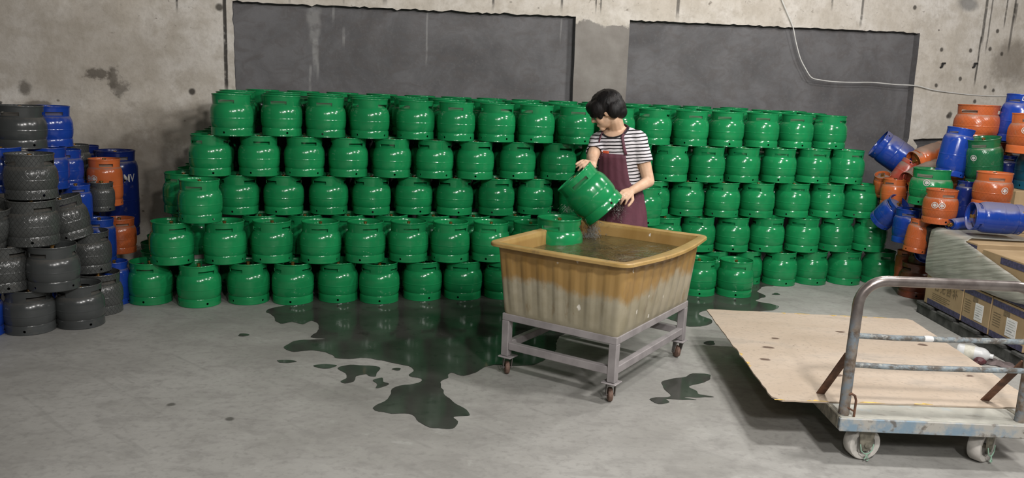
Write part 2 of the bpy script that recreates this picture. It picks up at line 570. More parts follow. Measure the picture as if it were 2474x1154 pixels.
# keep the outline simple where the broken plaster hangs down
bm = prism(poly, 0, DEP)
bm.normal_update()
for f_ in bm.faces:
    if abs(f_.normal.y) < .5 and f_.calc_center_median().z < 3.5: f_.material_index = 1
wall = obj('wall_back', to_mesh('wall_back', bm, False), MAT['concrete']); wall.data.materials.append(MAT['render'])
wall.location = WO; wall.rotation_euler = (0, 0, PSI); wall['kind'] = 'structure'
bm = prism([(-7, 0), (7.5, 0), (7.5, 5.2), (-7, 5.2)], DEP, DEP + .15)
w2 = obj('wall_recess', to_mesh('wall_recess', bm, False), MAT['render'])
w2.location = WO; w2.rotation_euler = (0, 0, PSI); w2['kind'] = 'structure'

# ---- floor
t = NT('smooth_concrete_floor')
n1 = t.noise(.9, 6, .6); n2 = t.noise(7.5, 6, .66, t.scale(.75, 1.1, 1), .3); n3 = t.noise(30, 5)
c = t.mix(t.ramp(n1, .33, .68), (.285, .277, .258), (.40, .392, .37))
c = t.mix(t.ramp(n2, .46, .66, 0, .5), c, (.225, .218, .203))
c = t.mix(t.ramp(n2, .30, .42, .45, 0), c, (.46, .455, .435))
c = t.mix(t.ramp(n3, .5, .7, 0, .42), c, (.215, .21, .195))
sv = t.scale(1, .8, 1)
spot = t.ramp(t.math('ADD', t.voro(2.6, sv), t.math('MULTIPLY', t.noise(14, 4), .10)), .075, .115, 1, 0)
c = t.mix(t.math('MULTIPLY', spot, t.ramp(t.noise(1.7, 2), .48, .56, 0, .8)), c, (.06, .058, .05))
# drag marks
dm = t.scale(.55, 5.0, 1)
rot = t.n('VectorRotate'); rot.rotation_type = 'Z_AXIS'; t.put(rot.inputs['Vector'], t.co()); rot.inputs['Angle'].default_value = .7
sc_ = t.n('Mapping'); t.put(sc_.inputs[0], rot.outputs[0]); sc_.inputs['Scale'].default_value = (.5, 6, 1)
c = t.mix(t.ramp(t.noise(2.2, 4, .5, sc_.outputs[0]), .60, .70, 0, .35), c, (.23, .225, .21))
t.bump(t.math('ADD', n2, t.math('MULTIPLY', n3, .5)), .12, .01)
MAT['floor'] = t.fin(c, t.ramp(n2, .3, .7, .5, .75))
bm = bmesh.new()
v = [bm.verts.new(p) for p in ((-9, -3.5, 0), (9, -3.5, 0), (9, 10.5, 0), (-9, 10.5, 0))]
bm.faces.new(v)
fl = obj('floor', to_mesh('floor', bm, False), MAT['floor']); fl['kind'] = 'structure'

# ---- water standing on the floor
t = NT('wet_concrete_under_water')
n1 = t.noise(3, 5); n2 = t.noise(11, 5)
c = t.mix(t.ramp(n1, .3, .7), (.044, .046, .040), (.068, .070, .062))
c = t.mix(t.ramp(n2, .55, .75, 0, .5), c, (.02, .021, .018))
t.bump(t.noise(5, 2), .02, .004)
MAT['wet'] = t.fin(c, .09, 0, .14)


def zoomed(pts, k, ox, oy):
    return [(ox + a / k, oy + b / k) for a, b in pts]


def puddle(px_pts, label, seed=0, step=.035, amp=.006, name='puddle'):
    g = [ground(a, b) for a, b in px_pts]
    cl = [Vector((p.x, p.y, 0)) for p in g]; n = len(cl); pl = []
    for i in range(n):                               # smooth closed curve through the points, slightly frayed
        p0, p1, p2, p3 = cl[i - 1], cl[i], cl[(i + 1) % n], cl[(i + 2) % n]
        m_ = max(3, min(14, int((p2 - p1).length / .02)))
        for k in range(m_):
            u_ = k / m_
            q_ = .5 * ((2 * p1) + (p2 - p0) * u_ + (2 * p0 - 5 * p1 + 4 * p2 - p3) * u_ ** 2 + (3 * p1 - p0 - 3 * p2 + p3) * u_ ** 3)
            q_ = q_ + Vector((noise.noise(Vector((q_.x * 16, q_.y * 16, seed))), noise.noise(Vector((q_.x * 16, q_.y * 16, seed + 9))), 0)) * amp * 2.2
            pl.append((q_.x, q_.y))
    cx = sum(p[0] for p in pl) / len(pl); cy = sum(p[1] for p in pl) / len(pl)
    bm = bmesh.new()
    T = [bm.verts.new((p[0] - cx, p[1] - cy, .0025)) for p in pl]; B = [bm.verts.new((p[0] - cx, p[1] - cy, 0)) for p in pl]
    n = len(T); f = bm.faces.new(T)
    for i in range(n): bm.faces.new((T[i], B[i], B[(i + 1) % n], T[(i + 1) % n]))
    bm.normal_update()
    bmesh.ops.triangulate(bm, faces=[f], ngon_method='EAR_CLIP')
    me = bpy.data.meshes.new(name); bm.normal_update(); bm.to_mesh(me); bm.free()
    if me.polygons[0].normal.z < 0 or sum(p.normal.z for p in me.polygons) < 0: me.flip_normals()
    o = obj(name, me, MAT['wet'], None, (cx, cy, 0.0))
    return tag(o, label, 'puddle', 'water on the floor')


main = zoomed([(395, 100), (245, 140), (285, 180), (330, 235), (420, 225), (500, 240), (560, 215), (605, 250), (600, 290), (550, 330), (655, 343), (450, 355), (365, 400), (430, 430), (560, 420),
               (640, 435), (705, 455), (740, 475), (840, 482), (920, 475), (1050, 490), (1100, 505), (1230, 530), (1270, 560), (1240, 600), (1320, 620), (1310, 650), (1200, 662), (1130, 690),
               (1090, 760), (985, 825), (1060, 855), (1150, 865), (1230, 860), (1280, 890), (1340, 940), (1390, 965), (1500, 970), (1560, 960), (1575, 920), (1550, 890), (1590, 880),
               (1660, 870), (1640, 840), (1560, 790), (1500, 750), (1470, 690), (1460, 640), (1500, 610), (1530, 575), (1620, 600), (1700, 575), (1760, 540), (1850, 520), (2000, 530), (2120, 515)], 2.885, 560, 700)
main += [(1340, 850), (1350, 815), (1400, 795), (1470, 775), (1600, 768), (1660, 788), (1712, 784), (1716, 771), (1688, 760), (1712, 749), (1800, 752), (1860, 750), (1882, 742), (1868, 735),
         (1826, 727), (1850, 715), (1832, 705), (1845, 692), (1870, 690), (1860, 672), (1500, 680), (1100, 690), (900, 700), (700, 715)]
puddle(main, 'large dark puddle spreading from the green stack under the tub', 11)
puddle(zoomed([(735, 545), (790, 530), (850, 525), (1000, 535), (1035, 552), (1010, 575), (1005, 600), (960, 602), (940, 587), (870, 602), (850, 640), (790, 652), (765, 637), (800, 612), (785, 580)], 2.885, 560, 700),
       'ragged small puddle left of the big tongue of water', 12, .03, .005)
puddle(zoomed([(985, 630), (1050, 612), (1060, 640), (1100, 655), (1060, 675), (1000, 685), (1015, 655)], 2.885, 560, 700), 'tiny forked puddle just left of the big tongue of water', 13, .03, .004)
puddle(zoomed([(1240, 385), (1290, 365), (1390, 350), (1430, 328), (1530, 332), (1555, 350), (1510, 385), (1410, 410), (1460, 445), (1480, 465), (1570, 480), (1480, 482), (1380, 484), (1450, 500),
               (1370, 500), (1270, 492), (1280, 515), (1215, 525), (1155, 495), (1190, 483), (1290, 478), (1250, 430)], 2.689, 1140, 780),
       'leaf-shaped puddle right of the tub beside the plywood shadow', 14, .025, .005)


def drip_spot(px, py, rx, ry, label, seed):
    pts = [(px + rx * cos(a) * (1 + .2 * sin(3 * a + seed)), py + ry * sin(a)) for a in [2 * pi * k / 12 for k in range(12)]]
    puddle(pts, label, seed, .03, .003, 'water_spot')


drip_spot(588, 809, 12, 3.5, 'dark water spot on the floor near the third bottom green cylinder', 1)
drip_spot(690, 873, 22, 3.5, 'thin dark water spot left of the ragged small puddle', 2)
drip_spot(785, 885, 26, 5, 'long dark water spot touching the ragged small puddle', 3)
drip_spot(959, 892, 10, 2.5, 'smallest oval water spot inside the bay of the big puddle', 4)
drip_spot(1715, 828, 13, 5, 'oval water spot near the far left corner of the plywood', 5)
drip_spot(1875, 710, 9, 2.5, 'small water spot on the floor before the right green stack', 6)

# ================================================================ THE GREEN STACK
ORD = ['first', 'second', 'third', 'fourth', 'fifth', 'sixth', 'seventh', 'eighth', 'ninth', 'tenth', 'eleventh', 'twelfth', 'thirteenth', 'fourteenth', 'fifteenth', 'sixteenth', 'seventeenth', 'eighteenth']
# centres (x, y) of the cylinders that face the room, tier by tier from the floor
T1F = [(-2.561, 5.578), (-2.209, 5.568), (-1.900, 5.696), (-1.590, 5.742), (-1.282, 5.850), (-0.978, 5.865), (-0.672, 6.000), (-0.367, 6.070), (-0.06, 6.141)]
T1R = [(1.545, 6.500), (1.851, 6.507)]                     # two that stand forward on the right
T1B = [(1.76, 6.93), (2.068, 7.0), (2.374, 6.995), (2.68, 7.085), (3.005, 7.140), (3.345, 7.209)]
T2F = [(-2.394, 5.570), (-2.054, 5.664), (-1.745, 5.767), (-1.405, 5.815), (-1.091, 5.893), (-0.781, 5.981), (-0.470, 6.041), (-0.165, 6.118), (.14, 6.19)]
T2B = [(.92, 6.62), (1.29, 6.78), (1.60, 6.88), (1.915, 6.942), (2.232, 6.994), (2.566, 7.058), (2.900, 7.15), (3.231, 7.216)]
T3F = [(-2.075, 6.03), (-1.756, 6.113), (-1.437, 6.215), (-1.116, 6.283), (-0.80, 6.394), (-0.476, 6.440), (-0.144, 6.522), (0.174, 6.652), (.52, 6.70), (.86, 6.80), (1.18, 6.86), (1.49, 6.921), (1.802, 6.941), (2.123, 7.009), (2.466, 7.112), (2.80, 7.186), (3.125, 7.255)]
T4F = [(-2.230, 5.896), (-1.911, 6.017), (-1.598, 6.119), (-1.283, 6.205), (-0.960, 6.286), (-0.635, 6.349), (-0.318, 6.409), (0.016, 6.559), (.35, 6.63), (.68, 6.71), (1.00, 6.79), (1.321, 6.868), (1.643, 6.922), (1.974, 7.031), (2.320, 7.129), (2.661, 7.233), (2.991, 7.304)]
T5F = [(-2.060, 5.88), (-1.755, 6.076), (-1.441, 6.141), (-1.125, 6.223), (-0.79, 6.346), (-0.475, 6.36), (-0.161, 6.454), (0.155, 6.539), (0.476, 6.589), (.83, 6.76), (1.165, 6.93), (1.489, 6.971), (1.817, 7.067), (2.157, 7.185), (2.500, 7.302), (2.85, 7.43)]
TIER = ['bottom tier', 'second tier', 'third tier', 'fourth tier', 'top tier']


ROWS = []        # (tier, description, [positions], fixed)


def green_row(pts, tier, what, group, fixed=False):
    ROWS.append((tier, what, [list(p) for p in pts], fixed))


def settle_rows():
    """push the rear cylinders apart until none touch, keep them off the wall, then build them"""
    for tier in range(5):
        P = [(p, fx) for (t_, w_, pts, fx) in ROWS if t_ == tier for p in pts]
        for it in range(60):
            for i in range(len(P)):
                for j in range(i):
                    a, fa = P[i]; b, fb = P[j]
                    dx, dy = a[0] - b[0], a[1] - b[1]; d = hypot(dx, dy)
                    if d < .306 and d > 1e-6:
                        k = (.306 - d) / d
                        wa, wb = (.5, .5) if fa == fb else ((0, 1) if fa else (1, 0))
                        if fa and fb: k *= .5
                        a[0] += dx * k * wa; a[1] += dy * k * wa; b[0] -= dx * k * wb; b[1] -= dy * k * wb
            for p, fx in P:
                e = (Vector((p[0], p[1], 0)) - WO).dot(WN) + .165
                if e > 0: p[0] -= WN.x * e; p[1] -= WN.y * e
    for tier, what, pts, fx in ROWS:
        for i, (gx, gy) in enumerate(pts):
            one = len(pts) == 1
            lab = 'glossy green gas cylinder, %s, %s' % (TIER[tier], what) + ('' if one else ', %s from the left' % ORD[i])
            gas_cylinder('green', (gx, gy, tier * (H0 + .0005) + (0 if fx else .010 if 'second' in what else .018 if 'third' in what else .026) * (tier == 4)), lab, G)


def behind(pts, rows, jitter=.004):
    """positions one or more rows further back, towards the wall"""
    return [(a + WN.x * .308 * rows + random.uniform(-jitter, jitter), b + WN.y * .308 * rows + random.uniform(-jitter, jitter)) for a, b in pts]


G = 'green cylinders stacked along the wall'
green_row(T1F, 0, 'front left row', G, True)
green_row([(.27, 6.23), (.60, 6.33), (.93, 6.40), (1.24, 6.46)], 0, 'front row hidden behind the tub', G, True)
green_row(T1R, 0, 'forward pair beside the tub', G, True)
green_row(T1B, 0, 'right face row', G, True)
green_row(T2F, 1, 'front left row', G, True)
green_row([(.45, 6.27), (.62, 6.55)], 1, 'pair hidden behind the tub', G, True)
green_row(T2B, 1, 'right face row', G, True)
green_row([(-2.205, 5.615)], 2, 'alone in front at the left end', G, True)
green_row([(1.02, 6.32)], 2, 'standing forward beside the woman', G, True)
green_row(T3F, 2, 'front row', G, True)
green_row(T4F, 3, 'front row', G, True)
green_row(T5F, 4, 'front row', G, True)
# rows further back, as far as they show between and above the front ones
stag = lambda pts: [((a[0] + b[0]) / 2, (a[1] + b[1]) / 2) for a, b in zip(pts, pts[1:])]
green_row([(-2.64, 5.93)] + [(a, b) for a, b in T3F[:9]], 0, 'second row', G)
green_row([(-2.40, 5.93)] + T4F[1:9], 1, 'second row', G)
green_row([(-2.78, 6.24), (-2.86, 6.52)], 0, 'far rows at left end', G)
green_row([(-2.50, 6.24), (-2.58, 6.53)], 1, 'far rows at left end', G)
green_row([(-2.46, 5.97)] + behind(T3F, 1), 2, 'second row', G)
green_row([(-2.50, 6.30), (-2.56, 6.60)], 2, 'far rows at left end', G)
green_row(behind(T4F, 1), 3, 'second row', G)
green_row([(-2.36, 6.49), (-2.43, 6.78)], 3, 'far rows at left end', G)
green_row(behind(T5F, 1), 4, 'second row', G)
green_row(behind(T5F, 2), 4, 'third row', G)
green_row(behind(stag(T5F), 3.0)[:14], 4, 'row nearest the wall', G)
settle_rows()

# ================================================================ TUB ON ITS WHEELED FRAME
TC = Vector((.53, 4.582, 0)); TA = atan2(-.543, .84)
TQ = Quaternion((0, 0, 1), TA)


def tub_pt(px, py, z):
    """pixel on a level plane -> local coordinates of the tub"""
    p = ground(px, py, z) - TC; p = TQ.inverted() @ p
    return p


MAT['frame'] = plain('lilac_grey_painted_steel', (.285, .262, .262), .55, 0, .16, 9, .1)
MAT['rubber'] = plain('worn_brown_rubber_wheel', (.19, .115, .085), .7, 0, .35, 40)
MAT['fork'] = plain('dull_caster_steel', (.20, .185, .175), .5, .5, .3, 30)
fr = empty('wheeled_stand', TC, TQ)
tag(fr, 'grey painted steel frame on four casters carrying the plastic tub', 'frame')
FX, FY, FZ = .355, .495, .365
W_ = .045


def part_box(name, c, s, mat, parent, bev=.003, rot=None):
    bm = bmesh.new(); box(bm, (0, 0, 0), s, rot, bev)
    return obj(name, to_mesh(name, bm, False), mat, parent, c)


for sx in (-1, 1):
    for sy in (-1, 1):
        part_box('leg', (sx * (FX - W_ / 2), sy * (FY - W_ / 2), (.118 + FZ - .04) / 2), (W_, W_, FZ - .04 - .118), MAT['frame'], fr)
        pl = part_box('caster_plate', (sx * (FX - .03), sy * (FY - .03), .1125), (.085, .085, .008), MAT['frame'], fr)
        ca = empty('caster', (sx * (FX - .03), sy * (FY - .03), 0)); ca.parent = fr
        ca.rotation_euler = (0, 0, {(-1, -1): .75, (1, -1): .62, (1, 1): .9, (-1, 1): .3}[(sx, sy)])
        bm = bmesh.new()
        lathe(bm, [(0, -.014), (.012, -.014), (.03, -.013), (.037, -.009), (.0385, 0), (.037, .009), (.03, .013), (.012, .014), (0, .014)], 20, (1, 0, 0), (0, .018, .0385))
        obj('wheel', to_mesh('wheel', bm), MAT['rubber'], ca)
        bm = bmesh.new()
        for q in (-1, 1):
            A = [(q * .021, -.022, .106), (q * .021, .022, .106), (q * .021, .032, .032), (q * .021, .006, .032)]
            f1 = [bm.verts.new(p) for p in A]; f2 = [bm.verts.new((p[0] + q * .004, p[1], p[2])) for p in A]
            bm.faces.new(f1); bm.faces.new(f2[::-1])
            for i in range(4): bm.faces.new((f1[i], f2[i], f2[(i + 1) % 4], f1[(i + 1) % 4]))
        box(bm, (0, 0, .104), (.05, .046, .006))
        tube(bm, [(-.03, .018, .0385), (.03, .018, .0385)], .006, 8)
        obj('fork', to_mesh('fork', bm, False), MAT['fork'], ca)
for sy in (-1, 1):
    part_box('top_rail', (0, sy * (FY - W_ / 2), FZ - .02), (2 * FX, W_, .04), MAT['frame'], fr)
    part_box('lower_rail', (0, sy * (FY - W_ / 2), .178), (2 * FX - 2 * W_, W_ * .8, .042), MAT['frame'], fr)
for sx in (-1, 1):
    part_box('top_rail', (sx * (FX - W_ / 2), 0, FZ - .02), (W_, 2 * FY - 2 * W_, .04), MAT['frame'], fr)
    part_box('lower_rail', (sx * (FX - W_ / 2), 0, .178), (W_ * .8, 2 * FY - 2 * W_, .042), MAT['frame'], fr)

# ---- the tub itself
t = NT('stained_translucent_plastic')
x, y, z = t.sep()
zz = t.math('ADD', z, t.math('MULTIPLY_ADD', t.noise(3.0, 5, .6), .20, -.10))
n1 = t.noise(9, 5); n2 = t.noise(4, 5, .6, t.scale(1.2, 1.2, .25))
pale = t.mix(t.ramp(n1, .3, .7), (.30, .265, .18), (.375, .335, .245))
amber = t.mix(t.ramp(n2, .3, .7), (.27, .155, .045), (.36, .225, .08))
c = t.mix(t.ramp(t.math('ADD', zz, t.math('MULTIPLY_ADD', t.noise(11, 6, .7, t.scale(1, 1, .5)), .12, -.06)), .18, .235), pale, amber)
c = t.mix(t.ramp(z, .37, .385), c, t.mix(t.ramp(n2, .3, .7), (.33, .205, .06), (.45, .30, .115)))
c = t.mix(t.ramp(t.noise(14, 6, .7, t.scale(1, 1, .3)), .55, .68, 0, .55), c, (.20, .13, .06))
scr = t.ramp(t.math('ADD', t.voro(11, t.scale(1, 1, .6)), t.math('MULTIPLY_ADD', t.noise(50, 3), .3, -.1)), .10, .16, 1, 0)
c = t.mix(t.math('MULTIPLY', scr, t.ramp(t.noise(3, 3), .5, .6)), c, (.72, .68, .6))
t.bump(t.math('ADD', n1, t.math('MULTIPLY', t.noise(60, 3), .3)), .12, .006)
MAT['plastic'] = t.fin(c, .38, 0, .45)


def rrect(hx, hy, r, nside=63, ncor=6):
    """rounded rectangle: list of (x, y, nx, ny, s) with s = side parameter (0..1 on the sides, -1 at corners)"""
    out = []
    for (cx_, cy_, a0, ex, ey, ln) in ((hx - r, -hy + r, -pi / 2, 0, 1, 2 * (hy - r)), (hx - r, hy - r, 0, -1, 0, 2 * (hx - r)), (-hx + r, hy - r, pi / 2, 0, -1, 2 * (hy - r)), (-hx + r, -hy + r, pi, 1, 0, 2 * (hx - r))):
        for k in range(ncor + 1):
            a = a0 + pi / 2 * k / ncor
            out.append((cx_ + r * cos(a), cy_ + r * sin(a), cos(a), sin(a), -1))
        a = a0 + pi / 2; sx_, sy_ = cx_ + r * cos(a), cy_ + r * sin(a)
        for k in range(1, nside):
            out.append((sx_ + ex * ln * k / nside, sy_ + ey * ln * k / nside, cos(a), sin(a), k / nside))
    return out


TH = .405
bm = bmesh.new()


def tub_loop(f, off, z, flute=0.0, rcor=.03, bow=0.0):
    """f: 0 bottom .. 1 rim, off outward offset"""
    hx = .354 + (.386 - .354) * f; hy = .494 + (.530 - .494) * f
    L = []
    for (px_, py_, nx, ny, s) in rrect(hx, hy, rcor):
        k = off
        zz = z
        if s > 0:
            nf = 7 if abs(nx) < .5 else 9
            ph = (s * nf) % 1.0
            k += flute * (1 if .25 < ph < .75 else 0)
            b_ = sin(pi * s)
            if nx > .5 or ny > .5: k += bow * b_ * 1.6; zz = z - bow * .35 * b_
            else: k += bow * b_ * .35
        L.append(bm.verts.new((px_ + nx * k, py_ + ny * k, zz)))
    return L


loops = [tub_loop(0, -.03, 0.0), tub_loop(0, -.004, .0), tub_loop(.03, 0, .012), tub_loop(.08, 0, .03, .004), tub_loop(.35, 0, .14, .007, bow=.004), tub_loop(.65, 0, .25, .007, bow=.008), tub_loop(.86, 0, .338, .0065, bow=.012),
         tub_loop(.90, 0, .350, 0, bow=.014), tub_loop(.97, .003, .384, 0, .03, .018), tub_loop(1, .036, .388, 0, .03, .024), tub_loop(1, .041, .384, 0, .03, .025), tub_loop(1, .045, .386, 0, .03, .025), tub_loop(1, .045, .400, 0, .03, .025), tub_loop(1, .040, .405, 0, .03, .025),
         tub_loop(1, .0, .405, 0, .03, .02), tub_loop(1, -.009, .400, 0, .03, .018), tub_loop(.95, -.012, .37, 0, .03, .015), tub_loop(.5, -.012, .2, 0, .03, .006), tub_loop(.06, -.012, .02), tub_loop(.04, -.05, .014)]
for A, B in zip(loops, loops[1:]):
    n = len(A)
    for i in range(n): bm.faces.new((A[i], A[(i + 1) % n], B[(i + 1) % n], B[i]))
bm.faces.new(loops[0][::-1]); bm.faces.new(loops[-1])
tub = empty('plastic_tub', TC + Vector((0, 0, FZ)), TQ)
tag(tub, 'amber-stained pale plastic tub full of water on wheeled frame', 'tub')
obj('shell', to_mesh('shell', bm, True, 35), MAT['plastic'], tub)

# ---- water in the tub: a solid body of murky water filling the inside
t = NT('murky_tub_water')
c = t.mix(t.ramp(t.noise(5, 4, dist=1.0), .3, .7), (.055, .045, .018), (.10, .085, .038))
w1 = t.noise(9, 4, .6, t.scale(1, .55, 1), 1.4); w2 = t.noise(34, 3)
t.bump(t.math('ADD', w1, t.math('MULTIPLY', w2, .25)), .55, .03)
MAT['water'] = t.fin(c, .06, 0, .5)
bm = bmesh.new(); WZ = .322
f_ = WZ / TH
lp = []
for (f, off, zq) in ((.06, -.0135, .022), (.5, -.0135, .2), (.80, -.0135, WZ)):
    L = tub_loop(f, off, zq, 0, .03, {.06: 0, .5: .006, .80: .012}[f]); lp.append(L)
for v_ in lp[2]: v_.co.z = WZ
for A, B in zip(lp, lp[1:]):
    n = len(A)
    for i in range(n): bm.faces.new((A[i], A[(i + 1) % n], B[(i + 1) % n], B[i]))
bm.faces.new(lp[0][::-1])
# rippled top: grid of inner rings
cen = Vector((0, 0, WZ)); prev = lp[2]; n = len(prev)
for k in range(1, 14):
    s_ = 1 - k / 14
    ring_ = []
    for v0 in lp[2]:
        p = Vector((v0.co.x * s_, v0.co.y * s_, WZ))
        p.z += .010 * noise.noise(Vector((p.x * 9, p.y * 7, 1.3))) + .004 * noise.noise(Vector((p.x * 25, p.y * 22, 4)))
        ring_.append(bm.verts.new(p))
    for i in range(n): bm.faces.new((prev[i], prev[(i + 1) % n], ring_[(i + 1) % n], ring_[i]))
    prev = ring_
bm.faces.new(prev)
wo = obj('tub_water', to_mesh('tub_water', bm, True, 80), MAT['water'])
wo.location = TC + Vector((0, 0, FZ)); wo.rotation_mode = 'QUATERNION'; wo.rotation_quaternion = TQ
tag(wo, 'murky greenish-brown rippled water filling the plastic tub', 'water', kind='thing')

gp = ground(1352, 524, .835)
gas_cylinder('green', (gp.x, gp.y, .835 - H0), 'wet green gas cylinder bobbing upright in the water of the tub', 'green cylinders being rinsed', rotz=radians(-62))
# ================================================================ LEFT PILE
GL = 'cylinders piled at the left wall'


def stand(mat, px, pyb, label, R=.15, H=.272, z=None, Y=None, tilt=None, group=GL, rotz=None, **kw):
    """upright cylinder whose front foot is seen at (px, pyb); z = height of what it stands on, or Y = depth"""
    if Y is None:
        p = ground(px, pyb, z); d = Vector((p.x, p.y, 0)).normalized(); p = p + d * R * .94
    else:
        p = at(px, pyb, Y - R * .94); s_ = Y / p.y; p = Vector((p.x * s_, Y, p.z))
    rot = axis_rot(tilt) if tilt else None
    return gas_cylinder(mat, p, label, group, R, H, rotz, rot, **kw)


def lie(mat, px, py, Y, axis, label, R=.13, H=.34, group='cylinders heaped at the right wall', spin=0.0, **kw):
    """tumbled cylinder with its middle seen at (px, py), axis pointing from foot to collar"""
    p = at(px, py, Y); a = Vector(axis).normalized()
    return gas_cylinder(mat, p - a * H / 2, label, group, R, H, spin, axis_rot(a), **kw)


PZ = .2725
stand('grey', 76, 810, 'plain dark grey cylinder at the very front left, on the floor', z=0, R=.147, rotz=.3)
stand('grey', 197, 796, 'plain dark grey cylinder on the floor, nearest the green stack', z=0, R=.145, rotz=.9)
stand('greynet', 242, 764, 'netted dark grey cylinder on the floor behind the plain front pair', z=0, rotz=.4)
stand('blue', -46, 820, 'bright blue cylinder cut by the left picture edge, on the floor', z=0, R=.14, H=.268)
stand('blue', 280, 738, 'slim bright blue cylinder on the floor beside the green stack', R=.1, z=0, H=.30)
stand('greynet', 14, 708, 'netted grey cylinder, second tier, cut by the left picture edge', z=PZ)
stand('grey', 133, 706, 'plain grey cylinder, second tier, right above the front pair', z=PZ, rotz=1.3)
stand('greynet', 218, 662, 'netted grey cylinder, second tier, rightmost of the greys', z=PZ, R=.14)
stand('greynet', 82, 597, 'netted grey cylinder, third tier, upright in the middle of the pile', z=2 * PZ, rotz=.5)
stand('greynet', 174, 583, 'netted grey cylinder, third tier, leaning to the left', Y=5.2, R=.14, tilt=(-.2, -.1, 1))
stand('greynet', -50, 600, 'netted grey cylinder, third tier, tipped at the left picture edge', z=2 * PZ + .01, tilt=(.3, -.12, 1))
stand('greynet', 78, 484, 'netted grey cylinder, fourth tier, rim tilted open to the viewer', z=3 * PZ, rotz=1.0)
stand('grey', 55, 361, 'plain dark grey cylinder, top of the left pile', z=4 * PZ, rotz=-.55)
stand('blue', 124, 357, 'bright blue cylinder, top of the left pile, beside the grey one', Y=5.5, R=.14, H=.272, rotz=.2)
stand('grey', -45, 352, 'dark grey cylinder, top of the left pile, only its handle showing', Y=5.38, H=.28, rotz=.6)
stand('blue', 118, 460, 'bright blue cylinder, fourth tier, in front of its blue neighbour', Y=5.30, R=.13, H=.27)
stand('blue', 160, 452, 'blue cylinder with white mark, fourth tier, just behind another blue one', Y=5.62, R=.118, H=.25)
stand('blue', 8, 468, 'bright blue cylinder, fourth tier, at the left picture edge', Y=5.05, R=.13, H=.28)
stand('greynet', 184, 446, 'netted grey cylinder, fourth tier, squeezed between two blue ones', Y=5.85, R=.11, H=.28)
stand('navy', 209, 440, 'dark blue cylinder, fourth tier, behind the orange one', Y=6.2, R=.11, H=.27)
nv = stand('navy', 288, 575, 'tall navy cylinder with white letters standing against the wall', Y=6.22, R=.158, H=.66, rotz=.1)
og = stand('orange', 257, 500, 'tall orange cylinder with round white mark, before the navy one', Y=5.78, R=.118, H=.335, rotz=.0)
stand('greynet', 248, 512, 'netted grey cylinder standing before the tall orange one', Y=5.62, R=.085, H=.20)
stand('bluenet', 205, 535, 'netted blue cylinder, third tier, behind the leaning grey one', Y=5.69, R=.11, H=.27)
stand('blue', 188, 545, 'blue cylinder, third tier, touching the leaning grey one', Y=5.47, R=.1, H=.27)
stand('bluenet', 245, 640, 'netted blue cylinder, second tier, right of the grey ones', Y=5.52, R=.105, H=.31)
stand('orangenet', 292, 615, 'netted orange cylinder low in the dark behind the blue ones', Y=5.76, R=.112, H=.25)


def wrap_text(root, text, R, z, size, ang, name, mat, squeeze=1.0):
    """letters printed on the curved side of a cylinder"""
    cu = bpy.data.curves.new(name, 'FONT'); cu.body = text; cu.size = size; cu.align_x = 'CENTER'; cu.align_y = 'CENTER'; cu.offset = size * .012
    to = bpy.data.objects.new(name, cu); COL.objects.link(to)
    dg = bpy.context.evaluated_depsgraph_get(); me = bpy.data.meshes.new_from_object(to.evaluated_get(dg))
    bpy.data.objects.remove(to)
    bm = bmesh.new(); bm.from_mesh(me); bpy.data.meshes.remove(me)
    bmesh.ops.triangulate(bm, faces=bm.faces)
    for v_ in bm.verts:
        a = ang + v_.co.x * squeeze / R; r_ = R + .003
        v_.co = Vector((r_ * cos(a), r_ * sin(a), z + v_.co.y))
    return obj(name, to_mesh(name, bm, False), mat, root)


def logo(root, R, z, ang, r=.022):
    """round white printed mark: a ring with a small figure in it"""
    bm = bmesh.new(); n = 20
    def P(rad, a):
        al = ang + rad * cos(a) / R
        return bm.verts.new(((R + .0012) * cos(al), (R + .0012) * sin(al), z + rad * sin(a)))
    A = [P(r, 2 * pi * k / n) for k in range(n)]; B = [P(r * .78, 2 * pi * k / n) for k in range(n)]
    for k in range(n): bm.faces.new((A[k], A[(k + 1) % n], B[(k + 1) % n], B[k]))
    fl_ = [P(r * (.56 + .12 * sin(3 * k)), 2 * pi * k / 10 + .3) for k in range(10)]
    c_ = P(0, 0)
    for k in range(10): bm.faces.new((fl_[k], fl_[(k + 1) % 10], c_))
    return obj('printed_mark', to_mesh('printed_mark', bm, False), MAT['whiteink'], root)


def facing(root):
    """local angle of the side that faces the viewer"""
    v_ = root.rotation_quaternion.inverted() @ Vector((-root.location.x, -root.location.y, 0))
    return atan2(v_.y, v_.x)


wrap_text(nv, 'MV', .158, .455, .085, facing(nv) + .60, 'printed_letters', MAT['whiteink'], .8)
logo(og, .118, .20, facing(og) - .62, .024)
logo(og, .118, .20, facing(og) - 1.0, .02)

for k_, (fx_, fy_, cols) in enumerate(((-3.52, 5.12, ('grey', 'blue', 'grey', 'blue')), (-3.30, 5.62, ('blue', 'grey', 'blue')), (-2.98, 5.62, ('grey',)))):
    for j_, m_ in enumerate(cols):
        gas_cylinder(m_, (fx_, fy_, j_ * .2725), '%s cylinder behind the left pile, %s hidden column, %s from the floor' % (m_, ORD[k_], ORD[j_]), GL, R=.145, H=.27)

